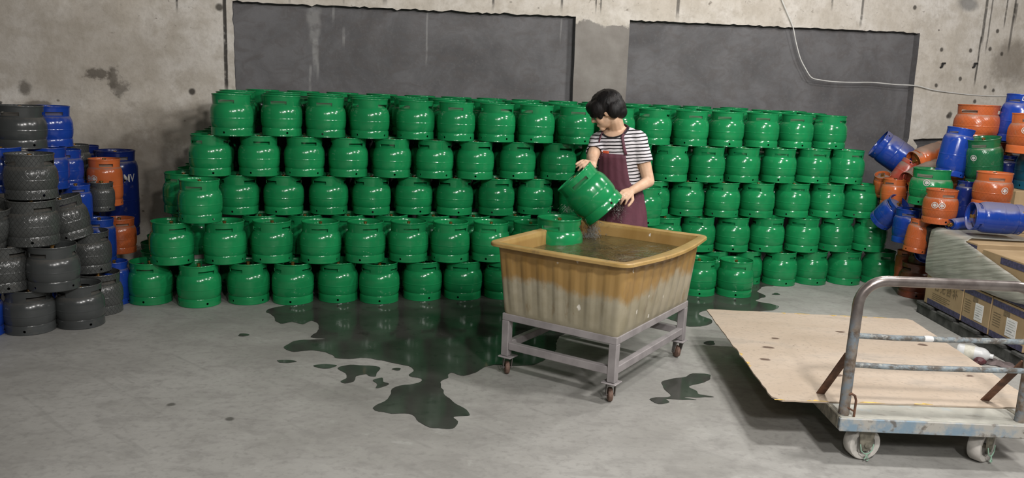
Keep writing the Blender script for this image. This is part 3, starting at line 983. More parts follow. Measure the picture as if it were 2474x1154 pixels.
# ================================================================ RIGHT HEAP
GR = 'cylinders heaped at the right wall'
st = lambda mat, px, py, Y, label, **k: stand(mat, px, py, label, Y=Y, group=GR, **k)
a_ = st('orangenet', 2353, 344, 6.72, 'netted orange cylinder crowning the heap by the pale wall', R=.172, H=.30, rotz=.5)
a_ = st('blue', 2446, 347, 6.6, 'tall blue cylinder at the top right, letter L on its collar', R=.145, H=.38, tilt=(.12, 0, 1), rotz=.3)
wrap_text(a_, 'L', .139, .345, .045, facing(a_) - .05, 'printed_letter', MAT['whiteink'])
a_ = st('orangenet', 2482, 373, 6.2, 'netted orange cylinder at the right picture edge, below the tall blue', R=.155, H=.30, collarmat='orange', rotz=.9)
logo(a_, .155, .175, facing(a_) - .25, .024)
a_ = st('teal', 2504, 462, 6.36, 'scuffed teal cylinder at the right picture edge', R=.172, H=.34, rotz=.2)
a_ = st('blue', 2291, 427, 6.45, 'tall blue cylinder leaning right behind the dark green one', R=.112, H=.38, tilt=(.15, .02, 1), rotz=.4)
a_ = st('dgreennet', 2375, 446, 6.36, 'dark green netted cylinder leaning left on the heap', R=.135, H=.36, tilt=(-.17, -.05, 1), collarmat='dgreen', rotz=.7)
logo(a_, .135, .225, facing(a_) - .5, .024)
lie('blue', 2163, 374, 7.25, (.78, -.25, -.52), 'blue cylinder lying tilted at the left top of the heap', R=.138, H=.36, group=GR, spin=.4)
lie('orange', 2242, 378, 7.0, (-.9, -.2, -.32), 'orange cylinder lying with its collar to the left', R=.10, H=.29, group=GR, spin=1.0)
lie('rosy', 2232, 428, 6.85, (-.9, -.25, -.35), 'dusty red cylinder lying under the fallen orange one', R=.115, H=.32, group=GR, spin=.5)
lie('rosy', 2182, 422, 7.08, (-.45, .1, -.8), 'dusty orange-brown cylinder propped upside down near the green stack', R=.09, H=.26, group=GR, spin=.2)
lie('orange', 2132, 445, 7.15, (-.25, -.35, .9), 'orange cylinder half hidden, its empty collar ring showing', R=.075, H=.20, group=GR, spin=.2)
a_ = st('orange', 2155, 500, 6.95, 'dusty orange cylinder beside the third tier of the green stack', R=.107, H=.235, rotz=.5)
a_ = st('green', 2242, 499, 6.46, 'dusty bright green cylinder standing amid the heap', R=.160, H=.29, rotz=.6)
bpy.data.objects[a_.name].children[0].material_slots[0].link = 'OBJECT'
for ch in a_.children:
    if not ch.name.startswith('valve'):
        ch.material_slots[0].link = 'OBJECT'; ch.material_slots[0].material = MAT['dgreen'] if False else paint('dusty_bright_green_paint', (.012, .19, .06), .15, .85)
logo(a_, .160, .185, facing(a_) - .2, .026)
a_ = st('navy', 2325, 540, 6.35, 'dark blue cylinder standing between two orange ones', R=.085, H=.33, rotz=.3)
st('orange', 2312, 500, 6.7, 'orange cylinder half hidden behind the dark blue one', R=.09, H=.24)
a_ = st('orangenet', 2391, 505, 6.05, 'orange cylinder behind the lying blue one, on the boxes', R=.135, H=.265, collarmat='orange', rotz=1.15)
logo(a_, .135, .14, facing(a_) + .62, .026)
a_ = st('orangenet', 2265, 543, 6.15, 'netted orange cylinder with two round marks, centre of the heap', R=.124, H=.26, rotz=1.55)
logo(a_, .124, .145, facing(a_) - .30, .024); logo(a_, .124, .145, facing(a_) + .1, .024)
lie('blue', 2150, 512, 6.85, (.25, -.45, .55), 'blue cylinder tipped forward next to the green stack', R=.105, H=.25, group=GR, spin=.2)
a_ = st('blue', 2190, 590, 6.6, 'blue cylinder with wide collar below the tipped blue one', R=.125, H=.28, rotz=.9)
a_ = st('orangenet', 2207, 612, 6.3, 'netted orange cylinder leaning right beside the wrapped boxes', R=.09, H=.26, tilt=(.13, 0, 1), rotz=.3)
st('orangenet', 2180, 674, 6.85, 'netted orange cylinder on the floor right of the green stack', R=.075, H=.24, tilt=None)
st('brown', 2216, 676, 6.72, 'brown-red netted cylinder on the floor in front of the boxes end', R=.095, H=.235, rotz=.7)
lie('blue', 2243, 608, 6.46, (.55, .75, -.1), 'blue cylinder lying end-on behind the wrapped boxes', R=.088, H=.25, group=GR)
lie('blue', 2404, 526, 5.75, (-1, .12, .02), 'bright blue cylinder lying on top of the wrapped boxes', R=.112, H=.33, group=GR, spin=.5)
lie('blue', 2318, 540, 6.05, (-.9, -.35, -.05), 'blue cylinder lying half buried at the edge of the boxes', R=.045, H=.19, group=GR, spin=.3)
st('orangenet', 2395, 440, 6.75, 'dark netted orange cylinder in the shade behind the dark green one', R=.125, H=.32)
st('navy', 2425, 455, 6.55, 'navy cylinder in the shade behind the teal one', R=.09, H=.26)
for k_, (fx_, fy_, cols) in enumerate(((3.46, 6.72, ('brown',)), (3.82, 6.60, ('navy', 'brown')), (3.70, 7.10, ('brown', 'navy', 'brown')), (4.12, 6.95, ('navy', 'brown', 'navy', 'brown')))):
    for j_, m_ in enumerate(cols):
        gas_cylinder(m_, (fx_, fy_, j_ * .291), 'dim %s cylinder inside the right heap, %s hidden column, %s from the floor' % (m_ if m_ == 'navy' else 'brown-red', ORD[k_], ORD[j_]), GR, R=.145, H=.29)
st('grey', 2150, 505, 7.3, 'dusty grey cylinder dim at the wall foot behind the heap', R=.11, H=.2)
# ================================================================ WRAPPED BOXES AT THE RIGHT
BX = 3.22
t = NT('brown_cardboard')
n1 = t.noise(4, 4); n2 = t.noise(40, 3, .5, t.scale(1, 1, .15))
c = t.mix(t.ramp(n1, .3, .7), (.29, .20, .105), (.37, .265, .15))
c = t.mix(t.ramp(n2, .5, .8, 0, .3), c, (.26, .17, .085))
MAT['card'] = t.fin(c, .8)
MAT['ink'] = plain('navy_print_ink', (.05, .045, .095), .7, 0, .35, 50)
MAT['inkdark'] = plain('dark_print_ink', (.16, .115, .065), .8, 0, .3, 50)
MAT['labelink'] = plain('grey_label_ink', (.33, .33, .33), .8)
MAT['paper'] = plain('white_label_paper', (.70, .69, .68), .7, 0, .06, 20)
MAT['pallet'] = plain('grimy_dark_pallet', (.055, .055, .052), .8, 0, .5, 14, .3)
t = NT('cloudy_stretch_film')
fx, fy, fz = t.sep()
fv = t.comb(fx, t.math('MULTIPLY', fy, .5), t.math('MULTIPLY_ADD', fz, 13.0, t.math('MULTIPLY', fy, 3.4)))
st_ = t.noise(4, 5, .6, fv, .3); st2 = t.noise(11, 4, .6, fv, .2)
c = t.mix(t.ramp(st_, .3, .7), (.37, .365, .32), (.50, .49, .44))
al = t.ramp(t.math('ADD', st_, t.math('MULTIPLY', st2, .5)), .5, 1.0, .42, .82)
t.put(t.b.inputs['Alpha'], al)
t.bump(t.math('ADD', st_, st2), .2, .008)
MAT['film'] = t.fin(c, .28, 0, .6)
MAT['redink'] = plain('red_pen_mark', (.45, .10, .09), .8)


def slab_box(name, x0, x1, y0, y1, z0, z1, mat, parent=None, bev=.004):
    bm = bmesh.new(); c_ = ((x0 + x1) / 2, (y0 + y1) / 2, z0)
    box(bm, (0, 0, (z1 - z0) / 2), (x1 - x0, y1 - y0, z1 - z0), None, bev)
    o = obj(name, to_mesh(name, bm, False), mat, parent)
    o.location = c_ if parent is None else Vector(c_)
    return o


GB = 'cartons on the pallet'
pal = empty('pallet', (BX + .42, 5.45, 0)); tag(pal, 'grimy dark pallet under the wrapped cartons', 'pallet')
for k, yy in enumerate((-.62, -.31, 0, .31, .62)):
    part_box('deck_board', (0, yy, .085), (.88, .22, .022), MAT['pallet'], pal)
for xx in (-.38, 0, .38):
    part_box('bearer', (xx, 0, .037), (.10, 1.46, .074), MAT['pallet'], pal)


def carton(y0, y1, z0, z1, label, kind, x1=BX + .5):
    """one carton; kind: 'long' side with big print, 'end' with white label"""
    root = empty('carton', (BX, (y0 + y1) / 2, z0)); tag(root, label, 'box', GB)
    w = y1 - y0; h = z1 - z0
    bm = bmesh.new(); box(bm, ((x1 - BX) / 2, 0, h / 2), (x1 - BX, w - .006, h - .003), None, .004)
    obj('carton_body', to_mesh('carton_body', bm, False), MAT['card'], root)
    def dec(name, ya, yb, za, zb, mat, off=.0015):
        # ya/yb fractions along the visible face, from its far end (left in view)
        Y0 = w / 2 - ya * w; Y1 = w / 2 - yb * w
        bm = bmesh.new(); box(bm, (-off / 2, (Y0 + Y1) / 2, (za + zb) / 2 * h), (off, abs(Y0 - Y1), (zb - za) * h))
        return obj(name, to_mesh(name, bm, False), mat, root)
    dec('printed_band', .10 if kind == 'long' else .03, .985, .02, .17, MAT['ink'])
    dec('printed_band', .38 if kind == 'long' else .03, .985, .80, .95, MAT['ink'])
    if kind == 'long':
        for k in range(4):
            dec('printed_line', .22, .62 + .08 * (k % 2), .22 + .05 * k, .235 + .05 * k, MAT['inkdark'], .001)
    else:
        for k in range(6):
            dec('printed_line', .08, .30, .32 + .062 * k, .34 + .062 * k, MAT['inkdark'], .001)
        dec('finger_hole', .36, .54, .66, .80, MAT['inkdark'], .001)
        lb = dec('paper_label', .47, .76, .22, .66, MAT['paper'], .002)
        for k, (a0, a1) in enumerate(((.52, .70), (.50, .72), (.50, .68), (.50, .74), (.50, .66), (.50, .73))):
            bm = bmesh.new(); Y0 = w / 2 - a0 * w; Y1 = w / 2 - a1 * w
            zc = (.60 - .06 * k) * h
            box(bm, (-.0024, (Y0 + Y1) / 2, zc), (.0008, abs(Y1 - Y0), .002 if k != 4 else .006))
            obj('label_text', to_mesh('label_text', bm, False), MAT['labelink'], lb)
    return root


c1 = carton(5.585, 6.11, .10, .37, 'carton with large printed characters at the far lower end', 'long')
carton(5.245, 5.58, .10, .37, 'lower carton with white label in the middle of the row', 'end')
carton(4.86, 5.24, .10, .37, 'lower carton with white label nearest the cart', 'end')
carton(5.50, 6.06, .372, .675, 'upper carton under cloudy stretch film at the far end', 'long')
carton(4.86, 5.44, .372, .655, 'upper carton with torn open top nearest the cart', 'long')
sx0 = at(2449, 500, 6.16).x
for k_, (z0_, z1_) in enumerate(((0, .33), (.333, .66), (.663, at(2504, 462, 6.2).z - .002))):
    cs = empty('carton', (sx0, 6.38, z0_)); tag(cs, 'dusty carton in the column under the teal cylinder, %s from the floor' % ORD[k_], 'box', 'cartons under the teal cylinder')
    bm = bmesh.new(); box(bm, (.26, 0, (z1_ - z0_) / 2), (.52, .44, z1_ - z0_), None, .004); obj('carton_body', to_mesh('carton_body', bm, False), MAT['card'], cs)
    bm = bmesh.new(); box(bm, (.26, -.2207, (z1_ - z0_) * .14), (.50, .0014, (z1_ - z0_) * .16)); obj('printed_band', to_mesh('printed_band', bm, False), MAT['ink'], cs)
slab_box('carton_lid', BX + .02, BX + .46, 5.46, 5.49, .372, .60, MAT['card'], c1 and None)
bpy.data.objects['carton_lid'].name = 'carton_flap'
tag(bpy.data.objects['carton_flap'], 'loose cardboard flap standing between the two upper cartons', 'cardboard')
# big characters on the far carton
cu = bpy.data.curves.new('printed_characters', 'FONT'); cu.body = '合无台补'; cu.size = .075; cu.space_character = 1.25
to = bpy.data.objects.new('printed_characters', cu); COL.objects.link(to)
me = bpy.data.meshes.new_from_object(to.evaluated_get(bpy.context.evaluated_depsgraph_get())); bpy.data.objects.remove(to)
tx = obj('printed_characters', me, MAT['inkdark'], c1)
tx.rotation_euler = (pi / 2, 0, -pi / 2); tx.location = (-.002, .13, .135)

# stretch film around the upper cartons and over the top edge
bm = bmesh.new(); rows = []
ys = [6.12 - k * (6.12 - 4.84) / 40 for k in range(41)]
prof = [(-.014, .33), (-.02, .42), (-.018, .52), (-.016, .60), (-.010, .67), (.03, .692), (.12, .690), (.26, .688), (.50, .686)]
for k, yy in enumerate(ys):
    f = k / 40
    row = []
    for j, (dx, zz) in enumerate(prof):
        zq = zz
        low = .355 + .09 * f if j == 0 else None        # lower hem climbs towards the viewer
        if j == 0: zq = .335 - .02 * sin(f * 9) - (.06 if .34 < f < .40 else 0)
        if j <= 4 and f > .33:
            hi_ = .675 - .24 * (f - .33); lo_ = .335 + .13 * (f - .33) - .012 * sin(f * 9)
            zq = lo_ + (hi_ - lo_) * (0, .25, .5, .8, 1)[j]
        xx = BX + dx + .006 * noise.noise(Vector((yy * 7, zz * 9, 2)))
        if j in (1, 2, 3): xx -= .012 * abs(noise.noise(Vector((yy * 5 + zz * 12, zz * 3, 7))))
        row.append(bm.verts.new((xx - BX, yy - 5.48, zq)))
    rows.append(row)
for A, B in zip(rows, rows[1:]):
    for j in range(len(prof) - 1):
        f = rows.index(A) / 40
        if f > .35 and j >= 4: continue
        bm.faces.new((A[j], B[j], B[j + 1], A[j + 1]))
# closing side at the far end
far = rows[0]
bk = [bm.verts.new((v_.co.x + .5, v_.co.y + .004, v_.co.z)) for v_ in far[:5]]
for j in range(4): bm.faces.new((far[j], far[j + 1], bk[j + 1], bk[j]))
bmesh.ops.subdivide_edges(bm, edges=bm.edges[:], cuts=1, use_grid_fill=True)
fo = obj('stretch_film', to_mesh('stretch_film', bm, True, 80), MAT['film'], None, (BX, 5.48, 0))
sm = fo.modifiers.new('thick', 'SOLIDIFY'); sm.thickness = .0008
tag(fo, 'cloudy creased stretch film wrapped round the upper cartons', 'plastic film')

# dark sack squeezed behind the far end of the boxes
bm = bmesh.new(); bmesh.ops.create_icosphere(bm, subdivisions=4, radius=1)
for v_ in bm.verts:
    k = 1 + .18 * noise.noise(v_.co * 2.2) + .06 * noise.noise(v_.co * 6)
    v_.co = Vector((v_.co.x * .10 * k, v_.co.y * .14 * k, max(-.095, v_.co.z * .12 * k)))
p = at(2247, 562, 6.3)
sk = obj('sack', to_mesh('sack', bm), plain('black_sacking', (.018, .018, .017), .8, 0, .3, 20, .4), None, p)
tag(sk, 'black sack squeezed behind the far end of the cartons', 'sack')

# ================================================================ PLATFORM CART WITH PLYWOOD
t = NT('chipped_pale_blue_paint')
n1 = t.noise(7, 6, .65); n2 = t.noise(22, 5)
c = t.mix(t.ramp(n1, .40, .58), (.40, .385, .35), (.20, .285, .36))
c = t.mix(t.ramp(n2, .54, .66, 0, .8), c, (.115, .095, .075))
c = t.mix(t.ramp(t.noise(3, 5), .52, .7, 0, .7), c, (.42, .40, .36))
t.bump(n2, .2, .004)
MAT['cartpaint'] = t.fin(c, .65)
t = NT('scuffed_cart_deck')
n1 = t.noise(5, 6, .65); n2 = t.noise(16, 6, .6, t.scale(.6, 1.8, 1))
c = t.mix(t.ramp(n1, .35, .65), (.33, .325, .285), (.44, .43, .38))
c = t.mix(t.ramp(n2, .55, .68, 0, .65), c, (.20, .19, .165))
c = t.mix(t.ramp(t.noise(8, 4), .56, .66, 0, .35), c, (.27, .36, .43))
MAT['deck'] = t.fin(c, .7)
t = NT('worn_steel_tube')
x, y, z = t.sep()
n1 = t.noise(14, 5)
steel = t.mix(t.ramp(n1, .3, .7), (.16, .135, .125), (.27, .24, .225))
rusty = t.mix(t.ramp(t.noise(24, 5), .35, .65), (.085, .055, .035), (.22, .185, .15))
blu = t.mix(t.ramp(t.noise(16, 6, .7), .36, .56), (.16, .195, .225), rusty)
f = t.ramp(t.math('ADD', z, t.math('MULTIPLY_ADD', n1, .2, -.1)), .58, .72)
c = t.mix(f, blu, steel)
MAT['tube'] = t.fin(c, t.math('MULTIPLY_ADD', f, -.27, .6), t.math('MULTIPLY', f, .75))
t = NT('paint_crusted_rail')
n1 = t.noise(30, 6, .7, t.scale(.5, 1, 1))
c = t.mix(t.ramp(n1, .38, .62), (.115, .10, .085), (.25, .30, .33))
c = t.mix(t.ramp(t.noise(48, 5), .52, .68, 0, .8), c, (.38, .385, .36))
t.bump(t.noise(45, 4), .5, .006)
MAT['rail'] = t.fin(c, .6, .1)
MAT['rust'] = plain('rusty_brace_iron', (.13, .062, .036), .75, .1, .45, 18, .2)
MAT['wheelpale'] = plain('pale_nylon_wheel', (.50, .475, .44), .6, 0, .18, 16, .1)
MAT['hub'] = plain('greasy_wheel_fork', (.20, .185, .145), .7, .2, .4, 25, .3)
MAT['twine'] = plain('pale_green_twine', (.30, .47, .36), .7)

DX0, DX1, DY0, DY1, DZ = 1.49, 2.36, 3.385, 4.92, .225
cart = empty('platform_cart', ((DX0 + DX1) / 2, DY0, 0))
tag(cart, 'battered platform cart with bent steel push handle and pale wheels', 'cart')
CO = Vector(((DX0 + DX1) / 2, DY0, 0))


def cpart(name, bm, mat, smooth=True, parent=None, angle=40):
    bmesh.ops.translate(bm, vec=-CO, verts=bm.verts)
    return obj(name, to_mesh(name, bm, smooth, angle), mat, parent or cart)


bm = bmesh.new(); box(bm, ((DX0 + DX1) / 2, (DY0 + DY1) / 2, DZ - .006), (DX1 - DX0 - .01, DY1 - DY0 - .01, .012), None, .002); cpart('deck_plate', bm, MAT['deck'], False)
bm = bmesh.new(); bar(bm, (DX0, DY0 + .012, DZ - .034), (DX1, DY0 + .012, DZ - .034), .024, .062, (0, 0, 1), .004); cpart('front_rail', bm, MAT['cartpaint'], False)
for xx in (DX0 + .012, DX1 - .012):
    bm = bmesh.new(); bar(bm, (xx, DY0 + .024, DZ - .030), (xx, DY1, DZ - .030), .03, .066, (0, 0, 1), .004); cpart('side_rail', bm, MAT['hub'], False)
bm = bmesh.new(); bar(bm, (DX0, DY1, DZ - .034), (DX1, DY1, DZ - .034), .024, .062, (0, 0, 1), .004); cpart('rear_rail', bm, MAT['hub'], False)
# push handle: one bent tube
PX0, PX1, PY = 1.524, 2.312, 3.43
ptsH = [(PX0 - .004, PY, .175), (PX0 - .003, PY, .5), (PX0, PY, .70)]
for k in range(9):
    a = pi - (pi / 2) * k / 8
    ptsH.append((PX0 + .115 + .115 * cos(a), PY, .728 + .115 * sin(a)))
ptsH2 = [(PX1 - .115 + .115 * sin(a), PY, .728 + .115 * cos(a)) for a in [pi / 2 * k / 8 for k in range(9)]]
ptsH += ptsH2 + [(PX1, PY, .5), (PX1, PY, .175)]
bm = bmesh.new(); tube(bm, ptsH, .0235, 16); cpart('push_handle', bm, MAT['tube'])
for zz in (.592, .458):
    bm = bmesh.new()
    tube(bm, [(PX0, PY, zz), (PX0 + .2, PY, zz - .004), (PX0 + .42, PY, zz - .002), (PX1, PY, zz + .004)], .0125, 10); cpart('cross_rail', bm, MAT['rail'])
for (b0, b1) in (((1.497, 3.66, .226), (PX0 - .004, PY + .02, .50)), ((2.28, 3.66, .226), (PX1 - .006, PY + .02, .50))):
    bm = bmesh.new(); bar(bm, b0, b1, .036, .010, (0, 1, 0), .001); cpart('brace', bm, MAT['rust'], False)
bm = bmesh.new(); tube(bm, [(PX0 + .03, PY - .028, .17), (PX0 + .032, PY - .028, .30), (PX0 + .026, PY - .026, .322), (PX0 + .012, PY - .022, .330), (PX0, PY - .02, .325)], .0055, 8)
tube(bm, [(PX0, PY - .02, .265), (PX0 + .03, PY - .028, .25)], .004, 6); cpart('hook_rod', bm, MAT['rust'])
bm = bmesh.new(); tube(bm, [(PX1, PY - .02, .30), (PX1 + .03, PY - .03, .28), (PX1 + .05, PY - .03, .25)], .005, 8); cpart('hook_rod', bm, MAT['rust'])
# scrap of white tape on the upper cross rail
bm = bmesh.new(); lathe(bm, [(.0128, -.018), (.0142, -.010), (.0146, .004), (.0138, .012), (.0128, .02)], 12, (1, 0, 0), (1.85, PY, .590))
for v_ in bm.verts: v_.co += Vector((0, 0, .003 * noise.noise(v_.co * 60)))
cpart('tape_scrap', bm, MAT['paper'])


def cart_wheel(cx, cy, ang, twine=True):
    Rw = .078
    w = empty('caster'); w.parent = cart; w.location = Vector((cx, cy, 0)) - CO; w.rotation_euler = (0, 0, ang)
    # axle along local x
    bm = bmesh.new()
    lathe(bm, [(.050, -.026), (.064, -.030), (.073, -.029), (.0775, -.022), (.078, 0), (.0775, .022), (.073, .029), (.064, .030), (.050, .026)], 28, (1, 0, 0), (0, 0, Rw))
    lathe(bm, [(.0, -.008), (.049, -.010)], 28, (1, 0, 0), (0, 0, Rw)); lathe(bm, [(.0, .008), (.049, .010)], 28, (1, 0, 0), (0, 0, Rw))
    lathe(bm, [(.049, -.010), (.050, -.026)], 28, (1, 0, 0), (0, 0, Rw)); lathe(bm, [(.050, .026), (.049, .010)], 28, (1, 0, 0), (0, 0, Rw))
    obj('wheel', to_mesh('wheel', bm), MAT['wheelpale'], w)
    bm = bmesh.new()
    for q in (-1, 1):
        A = [(q * .034, -.040, .158), (q * .034, .040, .158), (q * .034, .030, .075), (q * .034, .014, .050), (q * .034, -.014, .050), (q * .034, -.030, .075)]
        f1 = [bm.verts.new(p_) for p_ in A]; f2 = [bm.verts.new((p_[0] + q * .005, p_[1], p_[2])) for p_ in A]
        bm.faces.new(f1); bm.faces.new(f2[::-1])
        for i in range(6): bm.faces.new((f1[i], f2[i], f2[(i + 1) % 6], f1[(i + 1) % 6]))
    box(bm, (0, 0, .159), (.082, .09, .006))
    lathe(bm, [(0, -.046), (.012, -.046), (.012, .046), (0, .046)], 8, (1, 0, 0), (0, 0, .078))
    obj('fork', to_mesh('fork', bm, False), MAT['hub'], w)
    if twine:
        bm = bmesh.new()
        tube(bm, [(.046, -.034, .085), (.048, -.028, .055), (.049, -.010, .040), (.049, .010, .042), (.048, .026, .058), (.047, .030, .085)], .0028, 6)
        tube(bm, [(.049, 0, .040), (.052, .004, .022), (.051, .012, .012), (.050, .002, .007)], .0024, 6)
        tube(bm, [(.049, .002, .040), (.053, -.006, .024), (.052, -.012, .016)], .003, 6)
        obj('twine', to_mesh('twine', bm), MAT['twine'], w)


cart_wheel(1.638, 3.475, -1.42)
cart_wheel(2.20, 3.50, -.95)
cart_wheel(1.62, 4.72, -.5, False)
cart_wheel(2.16, 4.72, -.4, False)

# ---- plywood sheet lying on the cart
t = NT('worn_pinkish_plywood')
n1 = t.noise(2.2, 5, .6, t.scale(.35, 1, 1)); n2 = t.noise(11, 5, .6, t.scale(.3, 1.3, 1)); n3 = t.noise(45, 4)
c = t.mix(t.ramp(n1, .3, .7), (.42, .335, .255), (.53, .44, .355))
c = t.mix(t.ramp(n2, .5, .75, 0, .45), c, (.44, .365, .295))
c = t.mix(t.ramp(n3, .5, .7, 0, .4), c, (.30, .25, .20))
c = t.mix(t.ramp(t.noise(2.6, 5, .65, t.scale(.5, 1.6, 1)), .5, .68, 0, .55), c, (.30, .265, .23))
sp_ = t.ramp(t.math('ADD', t.voro(5.2, t.scale(.75, 1.15, 1)), t.math('MULTIPLY', t.noise(25, 4), .12)), .17, .215, 1, 0)
spk = t.ramp(t.math('ADD', t.voro(24), t.math('MULTIPLY', t.noise(60, 3), .12)), .13, .19, 1, 0)
c = t.mix(t.math('MULTIPLY', spk, t.ramp(t.noise(4, 2), .45, .6, 0, .7)), c, (.14, .10, .075))
c = t.mix(t.math('MULTIPLY', sp_, t.ramp(t.noise(3.1, 2), .40, .46, 0, .9)), c, (.085, .045, .03))
MAT['ply'] = t.fin(c, .6)
MAT['plyedge'] = plain('yellow_chipped_ply_edge', (.62, .42, .11), .7, 0, .3, 25)
zt_ = DZ + .0015
cor = [ground(1706, 746, zt_ + .007), ground(2200, 770, zt_ + .007), ground(2525, 986, zt_ + .007), ground(1871, 966, zt_ + .007)]
pc_ = sum(cor, Vector()) / 4
out = []
pl2 = [(v_.x - pc_.x, v_.y - pc_.y) for v_ in cor]
cut = lambda a, b, d: (a[0] + (b[0] - a[0]) * d, a[1] + (b[1] - a[1]) * d)
ring2 = jag([cut(pl2[0], pl2[1], .015), cut(pl2[1], pl2[0], .02), cut(pl2[1], pl2[2], .02), cut(pl2[2], pl2[1], .01), cut(pl2[2], pl2[3], .01), cut(pl2[3], pl2[2], .03), cut(pl2[3], pl2[0], .03), cut(pl2[0], pl2[3], .012), cut(pl2[0], pl2[1], .015)], .05, .0022, 21)[:-1]
bm = bmesh.new()
Tt = [bm.verts.new((a, b, .007)) for a, b in ring2]; Bb = [bm.verts.new((a, b, 0)) for a, b in ring2]; n = len(Tt)
ft = bm.faces.new(Tt); fb = bm.faces.new(Bb[::-1])
for i in range(n): bm.faces.new((Tt[i], Bb[i], Bb[(i + 1) % n], Tt[(i + 1) % n]))
bm.normal_update(); bmesh.ops.triangulate(bm, faces=[ft, fb], ngon_method='EAR_CLIP')
ply = empty('plywood_sheet', (pc_.x, pc_.y, zt_)); tag(ply, 'stained plywood sheet with yellow chipped edges lying on the cart', 'plywood')
obj('sheet', to_mesh('sheet', bm, False), MAT['ply'], ply)
rnd = random.Random(5)
for (pa, pb, fr_, wd) in [(0, 1, .38, .03), (0, 1, .47, .10), (0, 1, .62, .05), (0, 1, .68, .07), (0, 1, .77, .05), (0, 1, .85, .09), (3, 0, .42, .05), (3, 0, .33, .04), (3, 0, .30, .03), (3, 2, .02, .05), (3, 2, .16, .10), (3, 2, .36, .12), (3, 2, .55, .09)]:
    A = Vector((*pl2[pa], 0)); B = Vector((*pl2[pb], 0)); d = (B - A).normalized(); nn = Vector((-d.y, d.x, 0))
    if nn.dot(-(A + B) / 2) < 0: nn = -nn
    c0 = A + (B - A) * fr_
    bm = bmesh.new(); m_ = 7; up_ = []; lo_ = []
    for k in range(m_ + 1):
        s_ = (k / m_ - .5) * wd; hgt = (.004 + .018 * rnd.random()) * sin(pi * min(max(k / m_, .06), .94))
        p0 = c0 + d * s_ + nn * .002; lo_.append(p0); up_.append(p0 + nn * hgt)
    top_ = [bm.verts.new((p_.x, p_.y, .0078)) for p_ in lo_ + up_[::-1]]; f_ = bm.faces.new(top_)
    r_ = bmesh.ops.extrude_face_region(bm, geom=[f_]); bmesh.ops.translate(bm, vec=(0, 0, -.0008), verts=[g_ for g_ in r_['geom'] if isinstance(g_, bmesh.types.BMVert)])
    obj('chipped_edge', to_mesh('chipped_edge', bm, False), MAT['plyedge'], ply)

# ================================================================ LITTER BY THE BOXES
MAT['bottle'] = plain('milky_white_plastic', (.62, .63, .63), .35, 0, .06, 10)
b0 = ground(2312, 848, .04); b1 = ground(2395, 862, .045)
d = (b1 - b0); d.z = 0; L = d.length; d.normalize()
bo = empty('plastic_bottle', (b0.x, b0.y, .048), axis_rot(d)); tag(bo, 'white plastic bottle lying on the floor before the pallet', 'bottle')
bm = bmesh.new(); lathe(bm, [(0, 0), (.038, .0), (.045, .008), (.046, .02), (.046, L * .72), (.044, L * .78), (.034, L * .88), (.020, L * .94), (.016, L * .96), (.016, L * 1.06), (0, L * 1.06)], 24)
obj('bottle_body', to_mesh('bottle_body', bm), MAT['bottle'], bo)
bm = bmesh.new(); lathe(bm, [(.0466, L * .22), (.0468, L * .23), (.0468, L * .5), (.0466, L * .51)], 24)
obj('bottle_label', to_mesh('bottle_label', bm), plain('yellowed_bottle_label', (.60, .585, .50), .6, 0, .12, 30), bo)
bm = bmesh.new(); bmesh.ops.create_grid(bm, x_segments=26, y_segments=20, size=.5)
for v_ in bm.verts:
    x_, y_ = v_.co.x, v_.co.y
    e_ = 1 + .35 * noise.noise(Vector((x_ * 3, y_ * 3, 9)))
    hh = .035 * abs(noise.noise(Vector((x_ * 5, y_ * 6, 3)))) + .016 * abs(noise.noise(Vector((x_ * 12, y_ * 12, 5)))) + .03 * max(0, 1 - hypot(x_ + .2, y_) * 3)
    v_.co = Vector((x_ * .30 * e_, y_ * .15 * e_, .004 + hh * min(1, 4 * (.5 - max(abs(x_), abs(y_))) + .15)))
rp = ground(2398, 877)
rg = obj('rag', to_mesh('rag', bm, True, 80), plain('grimy_mauve_rag', (.115, .09, .088), .9, 0, .35, 14, .3), None, (rp.x, rp.y, 0)); rg.rotation_euler = (0, 0, -.75)
rg.modifiers.new('thick', 'SOLIDIFY').thickness = .003
tag(rg, 'crumpled grimy rag beside the white bottle on the floor', 'rag')
bm = bmesh.new(); bmesh.ops.create_icosphere(bm, subdivisions=3, radius=1)
for v_ in bm.verts:
    k = 1 + .3 * noise.noise(v_.co * 2.5); v_.co = Vector((v_.co.x * .035 * k, v_.co.y * .026 * k, max(-.02, v_.co.z * .024 * k)))
mp = ground(2367, 879)
mo = obj('crumpled_wrapper', to_mesh('crumpled_wrapper', bm), plain('maroon_wrapper', (.085, .025, .03), .5, 0, .3, 20), None, (mp.x, mp.y, .02)); tag(mo, 'small maroon crumpled wrapper at the end of the rag', 'wrapper')

# ================================================================ CABLE AND HOOKS ON THE WALL
def wall_pt(px, py, off):
    u_, z_ = on_wall(px, py); return WO + WT * u_ - WN * off + Vector((0, 0, z_))


